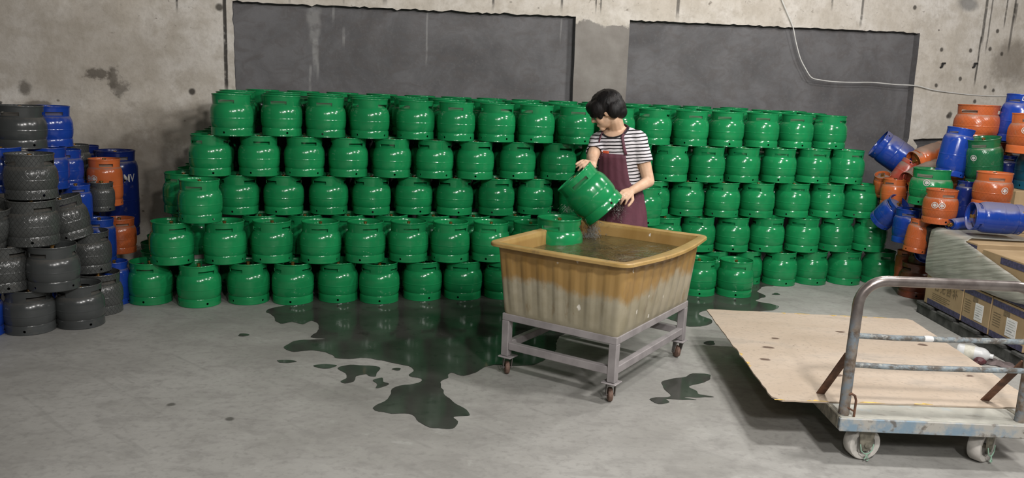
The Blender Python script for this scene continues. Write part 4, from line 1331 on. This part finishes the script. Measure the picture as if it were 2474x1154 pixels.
bm = bmesh.new()
cp_ = [(1868, -45), (1885, 0), (1900, 36), (1913, 66), (1921, 100), (1932, 140), (1945, 168), (1953, 183), (1960, 189), (1972, 192), (2010, 197), (2060, 199), (2105, 199), (2160, 204), (2210, 207), (2250, 217), (2300, 224), (2360, 230), (2420, 232), (2500, 230)]
pts = [wall_pt(a, b, .02 + .01 * sin(i)) for i, (a, b) in enumerate(cp_)]
fine = []
for i in range(len(pts) - 1):
    p0 = pts[max(i - 1, 0)]; p1 = pts[i]; p2 = pts[i + 1]; p3 = pts[min(i + 2, len(pts) - 1)]
    for k in range(5):
        u_ = k / 5
        fine.append(.5 * ((2 * p1) + (p2 - p0) * u_ + (2 * p0 - 5 * p1 + 4 * p2 - p3) * u_ ** 2 + (3 * p1 - p0 - 3 * p2 + p3) * u_ ** 3))
fine.append(pts[-1])
tube(bm, fine, .0055, 8)
org = fine[0].copy()
bmesh.ops.translate(bm, vec=-org, verts=bm.verts)
cb = obj('cable', to_mesh('cable', bm), plain('white_cable_sheath', (.72, .71, .68), .5, 0, .08), None, org)
tag(cb, 'white cable hanging across the right wall recess', 'cable')
MAT['black'] = plain('black_iron', (.02, .02, .02), .6)
for k, (px, py, lab) in enumerate(((2274, 155, 'short black iron peg in the pale wall, left one of two'), (2352, 155, 'short black iron peg in the pale wall, right one of two'))):
    p0 = wall_pt(px - 2, py + 8, 0); hk = empty('iron_peg', p0); tag(hk, lab, 'peg', 'iron pegs in the wall')
    bm = bmesh.new(); tube(bm, [(0, 0, 0), -WN * .02 + Vector((0, 0, .005)), -WN * .03 + Vector((0, 0, .045))], .011, 8)
    obj('stem', to_mesh('stem', bm), MAT['black'], hk)
    bm = bmesh.new(); tube(bm, [-WN * .03 + Vector((0, 0, .042)) - WT * .012, -WN * .03 + Vector((0, 0, .045)) + WT * .03], .009, 8)
    obj('tip', to_mesh('tip', bm), MAT['black'], hk)
# ================================================================ THE WOMAN AT THE TUB
def blob(bm, p1, r1, p2, r2, seg=12):
    """tapered capsule"""
    p1 = Vector(p1); p2 = Vector(p2); d = p2 - p1; L = d.length
    if L < 1e-5: d = Vector((0, 0, 1)); L = 1e-4
    prof = [(r1 * sin(a), -r1 * cos(a)) for a in [pi / 2 * k / 4 for k in range(5)]] + [(r2 * cos(a), L + r2 * sin(a)) for a in [pi / 2 * k / 4 for k in range(5)]]
    prof[0] = (0, prof[0][1]); prof[-1] = (0, prof[-1][1])
    lathe(bm, prof, seg, d.normalized(), p1)


def ell(bm, c, r, M=None, sub=3):
    q = bmesh.ops.create_icosphere(bm, subdivisions=sub, radius=1)
    for v_ in q['verts']:
        p_ = Vector((v_.co.x * r[0], v_.co.y * r[1], v_.co.z * r[2]))
        v_.co = (M @ p_ if M is not None else p_) + Vector(c)


def remesh(bm, voxel, smooth=6, name='blob'):
    me = bpy.data.meshes.new(name); bmesh.ops.recalc_face_normals(bm, faces=bm.faces); bm.to_mesh(me); bm.free()
    o = bpy.data.objects.new(name, me); COL.objects.link(o)
    r_ = o.modifiers.new('r', 'REMESH'); r_.mode = 'VOXEL'; r_.voxel_size = voxel
    s_ = o.modifiers.new('s', 'SMOOTH'); s_.factor = .5; s_.iterations = smooth
    out = bpy.data.meshes.new_from_object(o.evaluated_get(bpy.context.evaluated_depsgraph_get()))
    bpy.data.objects.remove(o); bpy.data.meshes.remove(me)
    for p_ in out.polygons: p_.use_smooth = True
    out.name = name
    return out


PB = Vector((.735, 5.50, 0))                     # where she stands
pf = Vector((-.50, -.866, 0)).normalized(); ps = Vector((-pf.y, pf.x, 0))     # facing, her left
SEC = [(.80, .165, .125), (.92, .163, .122), (1.00, .148, .115), (1.10, .146, .116), (1.20, .155, .116), (1.27, .158, .102), (1.315, .140, .085), (1.345, .095, .068)]
cen_ = lambda z_: Vector((.738 - .066 * max(0, (z_ - .8)) / .55, 5.50 - .045 * max(0, (z_ - .8)) / .55, z_))


def sec_at(z_):
    for (z0, a0, b0), (z1, a1, b1) in zip(SEC, SEC[1:]):
        if z0 <= z_ <= z1:
            f = (z_ - z0) / (z1 - z0); return a0 + (a1 - a0) * f, b0 + (b1 - b0) * f
    return (SEC[0][1:] if z_ < SEC[0][0] else SEC[-1][1:])


def torso(bm, off, z0, z1, n=14, seg=28):
    L = []
    for k in range(n + 1):
        z_ = z0 + (z1 - z0) * k / n; a, b = sec_at(z_); c_ = cen_(z_)
        L.append([bm.verts.new(c_ + ps * (a + off) * cos(q) + pf * (b + off) * sin(q)) for q in [2 * pi * i / seg for i in range(seg)]])
    for A, B in zip(L, L[1:]):
        for i in range(seg): bm.faces.new((A[i], A[(i + 1) % seg], B[(i + 1) % seg], B[i]))
    bm.faces.new(L[0][::-1]); bm.faces.new(L[-1])


SHL = at(1543, 338, 5.40); SHR = at(1444, 341, 5.53)
ELL = at(1567, 438, 5.37); WRL = at(1522, 463, 5.19)
ELR = at(1430, 384, 5.33); WRR = at(1431, 398, 5.13)
HC = at(1463, 266, 5.41)
F_ = Vector((-.82, .22, -.46)).normalized(); U_ = (Vector((0, 0, 1)) - F_ * F_.z).normalized(); X_ = F_.cross(U_)
HM = Matrix((X_, F_, U_)).transposed()
hl = lambda x_, y_, z_: HC + HM @ Vector((x_, y_, z_))

bm = bmesh.new()
torso(bm, 0, .80, 1.345)
for sgn in (-1, 1):                               # legs and feet
    hp = PB + ps * .085 * sgn + Vector((0, 0, .82)); kn = PB + ps * .095 * sgn + pf * .03 + Vector((0, 0, .45)); an = PB + ps * .10 * sgn + Vector((0, 0, .085))
    blob(bm, hp, .085, kn, .055); blob(bm, kn, .054, an, .036); blob(bm, an - Vector((0, 0, .04)) - pf * .03, .036, an + pf * .14 - Vector((0, 0, .055)), .028)
blob(bm, SHL, .052, ELL, .040); blob(bm, ELL, .040, WRL, .027)
blob(bm, SHR, .052, ELR, .040); blob(bm, ELR, .040, WRR, .027)
blob(bm, cen_(1.31) + pf * .0, .06, cen_(1.345), .058); blob(bm, cen_(1.33) - pf * .01, .055, hl(.0, -.03, -.075), .052)
blob(bm, cen_(1.32) + ps * .10, .04, cen_(1.335) + ps * .03, .05); blob(bm, cen_(1.32) - ps * .10, .04, cen_(1.335) - ps * .03, .05)
# head
ell(bm, hl(0, -.01, .012), (.074, .094, .098), HM)
ell(bm, hl(0, .025, -.055), (.056, .064, .056), HM)
ell(bm, hl(0, .066, -.098), (.024, .022, .020), HM)
blob(bm, hl(0, .088, .012), .009, hl(0, .106, -.030), .013)
ell(bm, hl(0, .092, -.036), (.019, .012, .010), HM)
ell(bm, hl(0, .082, -.066), (.025, .013, .006), HM); ell(bm, hl(0, .080, -.076), (.022, .013, .007), HM)
ell(bm, hl(0, .078, .030), (.052, .018, .012), HM)
for sgn in (-1, 1):
    ell(bm, hl(sgn * .077, -.012, -.020), (.008, .022, .032), HM)
    ell(bm, hl(sgn * .034, .046, -.040), (.030, .034, .040), HM)


def hand(bm, wrist, tip, pn, thumb_side, curl):
    d = (Vector(tip) - wrist).normalized(); pn = Vector(pn); pn = (pn - d * pn.dot(d)).normalized(); lat = d.cross(pn)
    for k in range(4):
        kn = wrist + d * (.082 - .004 * abs(k - 1.2)) + lat * (k - 1.5) * .0195
        blob(bm, wrist + lat * (k - 1.5) * .011, .017, kn, .0125, 10)
        p_ = kn; ang = 0.0; sc = (.92, 1.0, .95, .76)[k]
        for ln, bend, rr in ((.038, curl, .0095), (.025, curl * 1.15, .0085), (.020, curl * .8, .0078)):
            ang += bend
            q_ = p_ + (d * cos(ang) + pn * sin(ang)) * ln * sc + lat * (k - 1.5) * .002
            blob(bm, p_, rr, q_, rr * .92, 10); p_ = q_
    r0 = wrist + d * .022 + lat * thumb_side * .022
    r1 = r0 + (d * .55 + lat * thumb_side * .65 + pn * .35).normalized() * .042
    r2 = r1 + (d * .75 + lat * thumb_side * .15 + pn * .6).normalized() * .032
    r3 = r2 + (d * .8 + pn * .6).normalized() * .024
    blob(bm, r0, .015, r1, .0125, 10); blob(bm, r1, .0115, r2, .0105, 10); blob(bm, r2, .0105, r3, .009, 10)


CAX = Vector((-.70, .06, .715)).normalized()      # axis of the cylinder she holds, foot to collar
CC = at(1424, 467, 5.03)                          # its middle
perp = Vector((.715, .05, .70)).normalized()
footside = CC - CAX * (H0 / 2 - .01) + perp * .145
collside = CC + CAX * (H0 / 2 - .01) + perp * .132
hand(bm, WRL, footside + Vector((-.005, .0, -.02)), -perp - CAX * .15 + Vector((0, -.15, 0)), 1, .55)
hand(bm, WRR, collside + Vector((-.03, -.02, -.005)), -perp + Vector((0, .1, -.2)), -1, .62)
me = remesh(bm, .0052, 4, 'body')
t = NT('tanned_skin')
c = t.mix(t.ramp(t.noise(20, 3), .3, .7), (.58, .365, .24), (.67, .45, .31))
MAT['skin'] = t.fin(c, .5, 0, .35)
wm = empty('person', PB)
tag(wm, 'woman with short black hair in striped shirt and maroon apron lifting a cylinder', 'person')


def wpart(name, me, mat, parent=None):
    me.transform(Matrix.Translation(-PB)); return obj(name, me, mat, parent or wm)


body_o = wpart('body', me, MAT['skin'])
# eyes and brows
MAT['eye'] = plain('dark_brown_eye', (.02, .014, .01), .55)
for sgn in (-1, 1):
    bm = bmesh.new(); ell(bm, hl(sgn * .032, .0795, .004), (.0125, .006, .0055), HM); wpart('eye', to_mesh('eye', bm), MAT['eye'])
    bm = bmesh.new(); blob(bm, hl(sgn * .018, .0935, .026), .003, hl(sgn * .05, .078, .028), .0022, 8); wpart('eyebrow', to_mesh('eyebrow', bm), MAT['eye'])
bm = bmesh.new(); ell(bm, hl(0, .090, -.070), (.020, .006, .0055), HM); wpart('lips', to_mesh('lips', bm), plain('lips_tone', (.40, .16, .12), .4))
# hair: full short cut
bm = bmesh.new()
ell(bm, hl(0, -.022, .034), (.098, .112, .098), HM, 4)
ell(bm, hl(0, -.075, -.010), (.088, .062, .082), HM)
ell(bm, hl(0, -.085, -.05), (.07, .045, .05), HM)
for sgn in (-1, 1):
    ell(bm, hl(sgn * .072, .030, .028), (.030, .058, .055), HM); ell(bm, hl(sgn * .074, -.055, -.022), (.028, .045, .060), HM)
    ell(bm, hl(sgn * .073, .036, -.012), (.014, .020, .035), HM); ell(bm, hl(sgn * .052, .072, .012), (.030, .030, .034), HM)
ell(bm, hl(0, .066, .058), (.082, .050, .042), HM)
ell(bm, hl(.0, .088, .040), (.07, .026, .030), HM)
rnd = random.Random(3)
for k in range(60):                               # locks lying along the cut
    a = rnd.uniform(0, 2 * pi); e_ = rnd.uniform(-.35, 1.4)
    dirv = Vector((cos(a) * cos(e_), sin(a) * cos(e_), sin(e_)))
    if dirv.y > .5 and dirv.z < .3: continue
    p0 = Vector((0, -.022, .034)) + Vector((dirv.x * .097, dirv.y * .111, dirv.z * .097))
    tg = Vector((0, .35 if dirv.y > 0 else -.35, -1)) + Vector((dirv.x * .8, 0, 0)); tg = (tg - dirv * tg.dot(dirv)).normalized()
    p1 = p0 + tg * rnd.uniform(.03, .05) - dirv * .010; p2 = p0 - tg * .02 - dirv * .008
    blob(bm, HC + HM @ p2, .003, HC + HM @ p0, .006, 6); blob(bm, HC + HM @ p0, .006, HC + HM @ p1, .003, 6)
me = remesh(bm, .0042, 9, 'hair')
t = NT('black_hair')
sx_ = t.noise(30, 4, .6, t.scale(1.6, 1.6, .35), .4)
c = t.mix(t.ramp(sx_, .35, .7), (.003, .0027, .0027), (.010, .008, .0075))
t.bump(sx_, .6, .006)
MAT['hair'] = t.fin(c, .5, 0, .22)
hair = wpart('hair', me, MAT['hair'])
# striped T-shirt
bm = bmesh.new()
torso(bm, .011, .955, 1.348, 16)
blob(bm, SHL + Vector((-.01, 0, .004)), .064, SHL + (ELL - SHL) * .56, .062, 16); blob(bm, cen_(1.325) + ps * .04, .062, SHL, .062)
blob(bm, SHR + Vector((.01, 0, .004)), .062, SHR + (ELR - SHR) * .70, .056, 16); blob(bm, cen_(1.325) - ps * .04, .060, SHR, .060)
me = remesh(bm, .0062, 5, 'striped_shirt')
nkc = cen_(1.345) + pf * .052 + Vector((0, 0, .012)); nkM = Matrix((ps, pf, Vector((0, 0, 1)))).transposed()
bm = bmesh.new(); bm.from_mesh(me)
def in_neck(p_):
    q_ = nkM.transposed() @ (p_ - nkc); return (q_.x / .086) ** 2 + ((q_.y + .022) / .105) ** 2 + (q_.z / .062) ** 2 < 1
# open the neckline and the sleeve and hem ends
def sleeve_end(p_):
    for S, E, k in ((SHL, ELL, .56), (SHR, ELR, .50)):
        d = (E - S); q_ = (p_ - S).dot(d) / d.length_squared
        if q_ > k + .02 and (p_ - (S + d * min(q_, 1))).length < .066 : return True
    return p_.z < .965
bmesh.ops.delete(bm, geom=[v_ for v_ in bm.verts if in_neck(v_.co)], context='VERTS')
for S, E, k in ((SHL, ELL, .54), (SHR, ELR, .66)):                      # clean sleeve ends
    d = (E - S); cut_p = S + d * k; dn_ = d.normalized()
    def near(p_):
        q_ = p_ - cen_(min(max(p_.z, .8), 1.34)); a, b = sec_at(min(max(p_.z, .8), 1.34))
        out_ = (q_.dot(ps) / (a + .02)) ** 2 + (q_.dot(pf) / (b + .02)) ** 2 > 1
        return out_ and (p_ - cut_p).length < .11 and ((p_ - S) - dn_ * (p_ - S).dot(dn_)).length < .078
    fs = [f_ for f_ in bm.faces if near(f_.calc_center_median())]
    gm = list({v_ for f_ in fs for v_ in f_.verts}) + list({e_ for f_ in fs for e_ in f_.edges}) + fs
    r_ = bmesh.ops.bisect_plane(bm, geom=gm, plane_co=cut_p, plane_no=dn_)
    bmesh.ops.delete(bm, geom=[v_ for v_ in bm.verts if near(v_.co) and (v_.co - cut_p).dot(dn_) > .0005], context='VERTS')
r_ = bmesh.ops.bisect_plane(bm, geom=bm.verts[:] + bm.edges[:] + bm.faces[:], plane_co=(0, 0, .972), plane_no=(0, 0, -1), clear_outer=True)
seen = set()
for f0 in list(bm.faces):                              # drop crumbs left by the cuts
    if f0 in seen: continue
    isl = [f0]; seen.add(f0)
    for f_ in isl:
        for e_ in f_.edges:
            for g_ in e_.link_faces:
                if g_ not in seen: seen.add(g_); isl.append(g_)
    if len(isl) < 400:
        for f_ in isl: bm.faces.remove(f_)
bmesh.ops.delete(bm, geom=[v_ for v_ in bm.verts if not v_.link_faces], context='VERTS')
bm.to_mesh(me); bm.free()
t = NT('black_and_white_stripes')
x, y, z = t.sep()
tilt = t.math('ADD', z, t.math('MULTIPLY', x, -.10))
wv = t.math('ADD', tilt, t.math('MULTIPLY_ADD', t.noise(7, 3), .020, -.010))
st3 = t.math('FRACT', t.math('DIVIDE', wv, .0225))
blk = t.math('MULTIPLY', t.ramp(st3, .0, .05), t.ramp(st3, .36, .42, 1, 0))
c = t.mix(blk, (.66, .63, .66), (.013, .011, .014))
t.bump(t.noise(12, 4), .35, .015)
MAT['stripes'] = t.fin(c, .85)
shirt = wpart('striped_shirt', me, MAT['stripes'])
shirt.modifiers.new('thick', 'SOLIDIFY').thickness = .003
MAT['blackrib'] = plain('black_rib_trim', (.012, .011, .013), .85)
# neckline trim: where the opening ellipsoid meets the shirt
from mathutils.bvhtree import BVHTree
bvh_me = shirt.data
dg_bm = bmesh.new(); dg_bm.from_mesh(bvh_me)
edge_pts = [v_.co.copy() for v_ in dg_bm.verts if v_.is_boundary and (v_.co + PB).z > 1.22 and in_neck(v_.co + PB + (nkc - (v_.co + PB)) * .12)]
dg_bm.free()
if len(edge_pts) > 8:
    cc = sum(edge_pts, Vector()) / len(edge_pts)
    edge_pts.sort(key=lambda p_: atan2((p_ - cc).dot(pf), (p_ - cc).dot(ps)))
    sm_ = []
    bins = 30
    for k in range(bins):
        g_ = [p_ for p_ in edge_pts if int((atan2((p_ - cc).dot(pf), (p_ - cc).dot(ps)) + pi) / (2 * pi) * bins) % bins == k]
        if g_: sm_.append(sum(g_, Vector()) / len(g_))
    bm = bmesh.new(); tube(bm, sm_, .0065, 8, closed=True)
    obj('neck_trim', to_mesh('neck_trim', bm), MAT['blackrib'], wm)

# maroon apron: bib and skirt following the body, straps round the neck
MAT['apron'] = plain('maroon_apron_cloth', (.105, .030, .048), .75, 0, .2, 9, .25)
bm = bmesh.new(); rows = []
NZ = 26
for k in range(NZ + 1):
    z_ = .42 + (1.20 - .42) * k / NZ
    if z_ > 1.0: half = .80 - (z_ - 1.0) * .9
    elif z_ > .94: half = .80 + (1.0 - z_) * 12.0
    else: half = 1.55
    a, b = sec_at(max(z_, .80)); c_ = cen_(max(z_, .80)).copy(); c_.z = z_
    flare = .02 if z_ > .9 else .02 + (.9 - z_) * .10
    row = []
    for i in range(25):
        q = pi / 2 + (i / 24 - .5) * 2 * half
        wv_ = .007 * sin(i * 1.3 + z_ * 4) * (1 if z_ < .95 else .25)
        row.append(bm.verts.new(c_ + ps * (a + flare + wv_) * cos(q) + pf * (b + flare + wv_) * sin(q)))
    rows.append(row)
for A, B in zip(rows, rows[1:]):
    for i in range(24): bm.faces.new((A[i], A[i + 1], B[i + 1], B[i]))
top_row = [v_.co.copy() for v_ in rows[-1]]
me = to_mesh('apron', bm, True, 80)
apr = wpart('apron', me, MAT['apron']); md = apr.modifiers.new('thick', 'SOLIDIFY'); md.thickness = .003
nk = hl(0, -.03, -.075)
for i0, sgn in ((0, 1), (24, -1)):
    p0 = top_row[i0]
    pts = [p0, p0 * .55 + (cen_(1.30) + ps * sgn * .075 + pf * .105) * .45, cen_(1.315) + ps * sgn * .072 + pf * .088, cen_(1.352) + ps * sgn * .075 + pf * .035, cen_(1.375) + ps * sgn * .062 - pf * .03, cen_(1.385) + ps * sgn * .02 - pf * .068]
    bm = bmesh.new(); rws = []
    for k, p_ in enumerate(pts):
        d = (pts[min(k + 1, 5)] - pts[max(k - 1, 0)]).normalized(); out_ = (p_ - cen_(p_.z)); out_.z = .02; out_.normalize()
        w_ = d.cross(out_).normalized() * .009
        rws.append([bm.verts.new(p_ + w_ + out_ * .010), bm.verts.new(p_ - w_ + out_ * .010)])
    for A, B in zip(rws, rws[1:]): bm.faces.new((A[0], A[1], B[1], B[0]))
    bmesh.ops.subdivide_edges(bm, edges=bm.edges[:], cuts=2, smooth=1.0)
    so_ = wpart('strap', to_mesh('strap', bm, True, 80), MAT['apron']); so_.modifiers.new('thick', 'SOLIDIFY').thickness = .004
# orange print on the shirt just above the bib
bm = bmesh.new(); pr = []
for k in range(2):
    z_ = 1.195 + .022 * k; a, b = sec_at(z_); c_ = cen_(z_)
    pr.append([bm.verts.new(c_ + ps * (a + .0165) * cos(q) + pf * (b + .0165) * sin(q)) for q in [pi / 2 + .05 + .55 * i / 8 for i in range(9)]])
for i in range(8): bm.faces.new((pr[0][i], pr[0][i + 1], pr[1][i + 1], pr[1][i]))
wpart('orange_print', to_mesh('orange_print', bm), plain('orange_print', (.62, .10, .035), .7), None).modifiers.new('thick', 'SOLIDIFY').thickness = .002
# trousers and shoes (mostly behind the tub)
bm = bmesh.new(); torso(bm, .008, .78, .975, 5)
for sgn in (-1, 1):
    hp = PB + ps * .085 * sgn + Vector((0, 0, .82)); kn = PB + ps * .095 * sgn + pf * .03 + Vector((0, 0, .45)); an = PB + ps * .10 * sgn + Vector((0, 0, .12))
    blob(bm, hp, .095, kn, .066); blob(bm, kn, .066, an, .05)
wpart('trousers', remesh(bm, .009, 4, 'trousers'), plain('dark_trousers', (.02, .02, .024), .85))
for sgn in (-1, 1):
    an = PB + ps * .10 * sgn
    bm = bmesh.new(); blob(bm, an - pf * .045 + Vector((0, 0, .045)), .045, an + pf * .15 + Vector((0, 0, .036)), .036)
    for v_ in bm.verts: v_.co.z = max(v_.co.z, .001)
    wpart('shoe', to_mesh('shoe', bm), MAT['black'])

# ---- the cylinder in her hands
gas_cylinder('green', CC - CAX * H0 / 2, 'wet green gas cylinder tipped in the hands of the woman', 'green cylinders being rinsed', rot=axis_rot(CAX), rotz=radians(205))

# ---- water flying off it and splashing into the tub
bm = bmesh.new(); rnd = random.Random(17)


def drops(px, py, Y, n, sx_, sz_, r0, r1, dirv, ln):
    for k in range(n):
        p_ = at(px + rnd.gauss(0, sx_), py + rnd.gauss(0, sz_), Y + rnd.gauss(0, .05)); r_ = rnd.uniform(r0, r1)
        d_ = (Vector(dirv) + Vector((rnd.gauss(0, .4), rnd.gauss(0, .3), rnd.gauss(0, .4)))).normalized() * rnd.uniform(.3, 1) * ln
        if p_.z - r_ < .69: p_.z = .69 + r_ + .02 * rnd.random()
        blob(bm, p_, r_, p_ + d_, r_ * .5, 5)


drops(1432, 556, 5.05, 420, 9, 10, .0006, .0022, (-.2, 0, 1), .020)
drops(1425, 571, 5.0, 260, 14, 4, .0008, .0028, (0, 0, 1), .010)
drops(1493, 500, 5.12, 260, 9, 16, .0005, .0013, (.5, 0, -.8), .016)
drops(1375, 503, 5.05, 120, 14, 6, .0005, .0018, (-.7, 0, -.6), .02)
drops(1520, 480, 5.14, 50, 10, 8, .0005, .0012, (.5, 0, -.5), .012)
t = NT('splashing_water')
t.b.inputs['Transmission Weight'].default_value = .85; t.b.inputs['IOR'].default_value = 1.33
MAT['splash'] = t.fin((.75, .75, .73), .08)
o0 = Vector((TC.x, TC.y, .69)); bmesh.ops.translate(bm, vec=-o0, verts=bm.verts)
so_ = obj('water_splash', to_mesh('water_splash', bm), MAT['splash'], None, o0)
tag(so_, 'spray of water drops splashing off the lifted cylinder into the tub', 'water splash', kind='stuff')
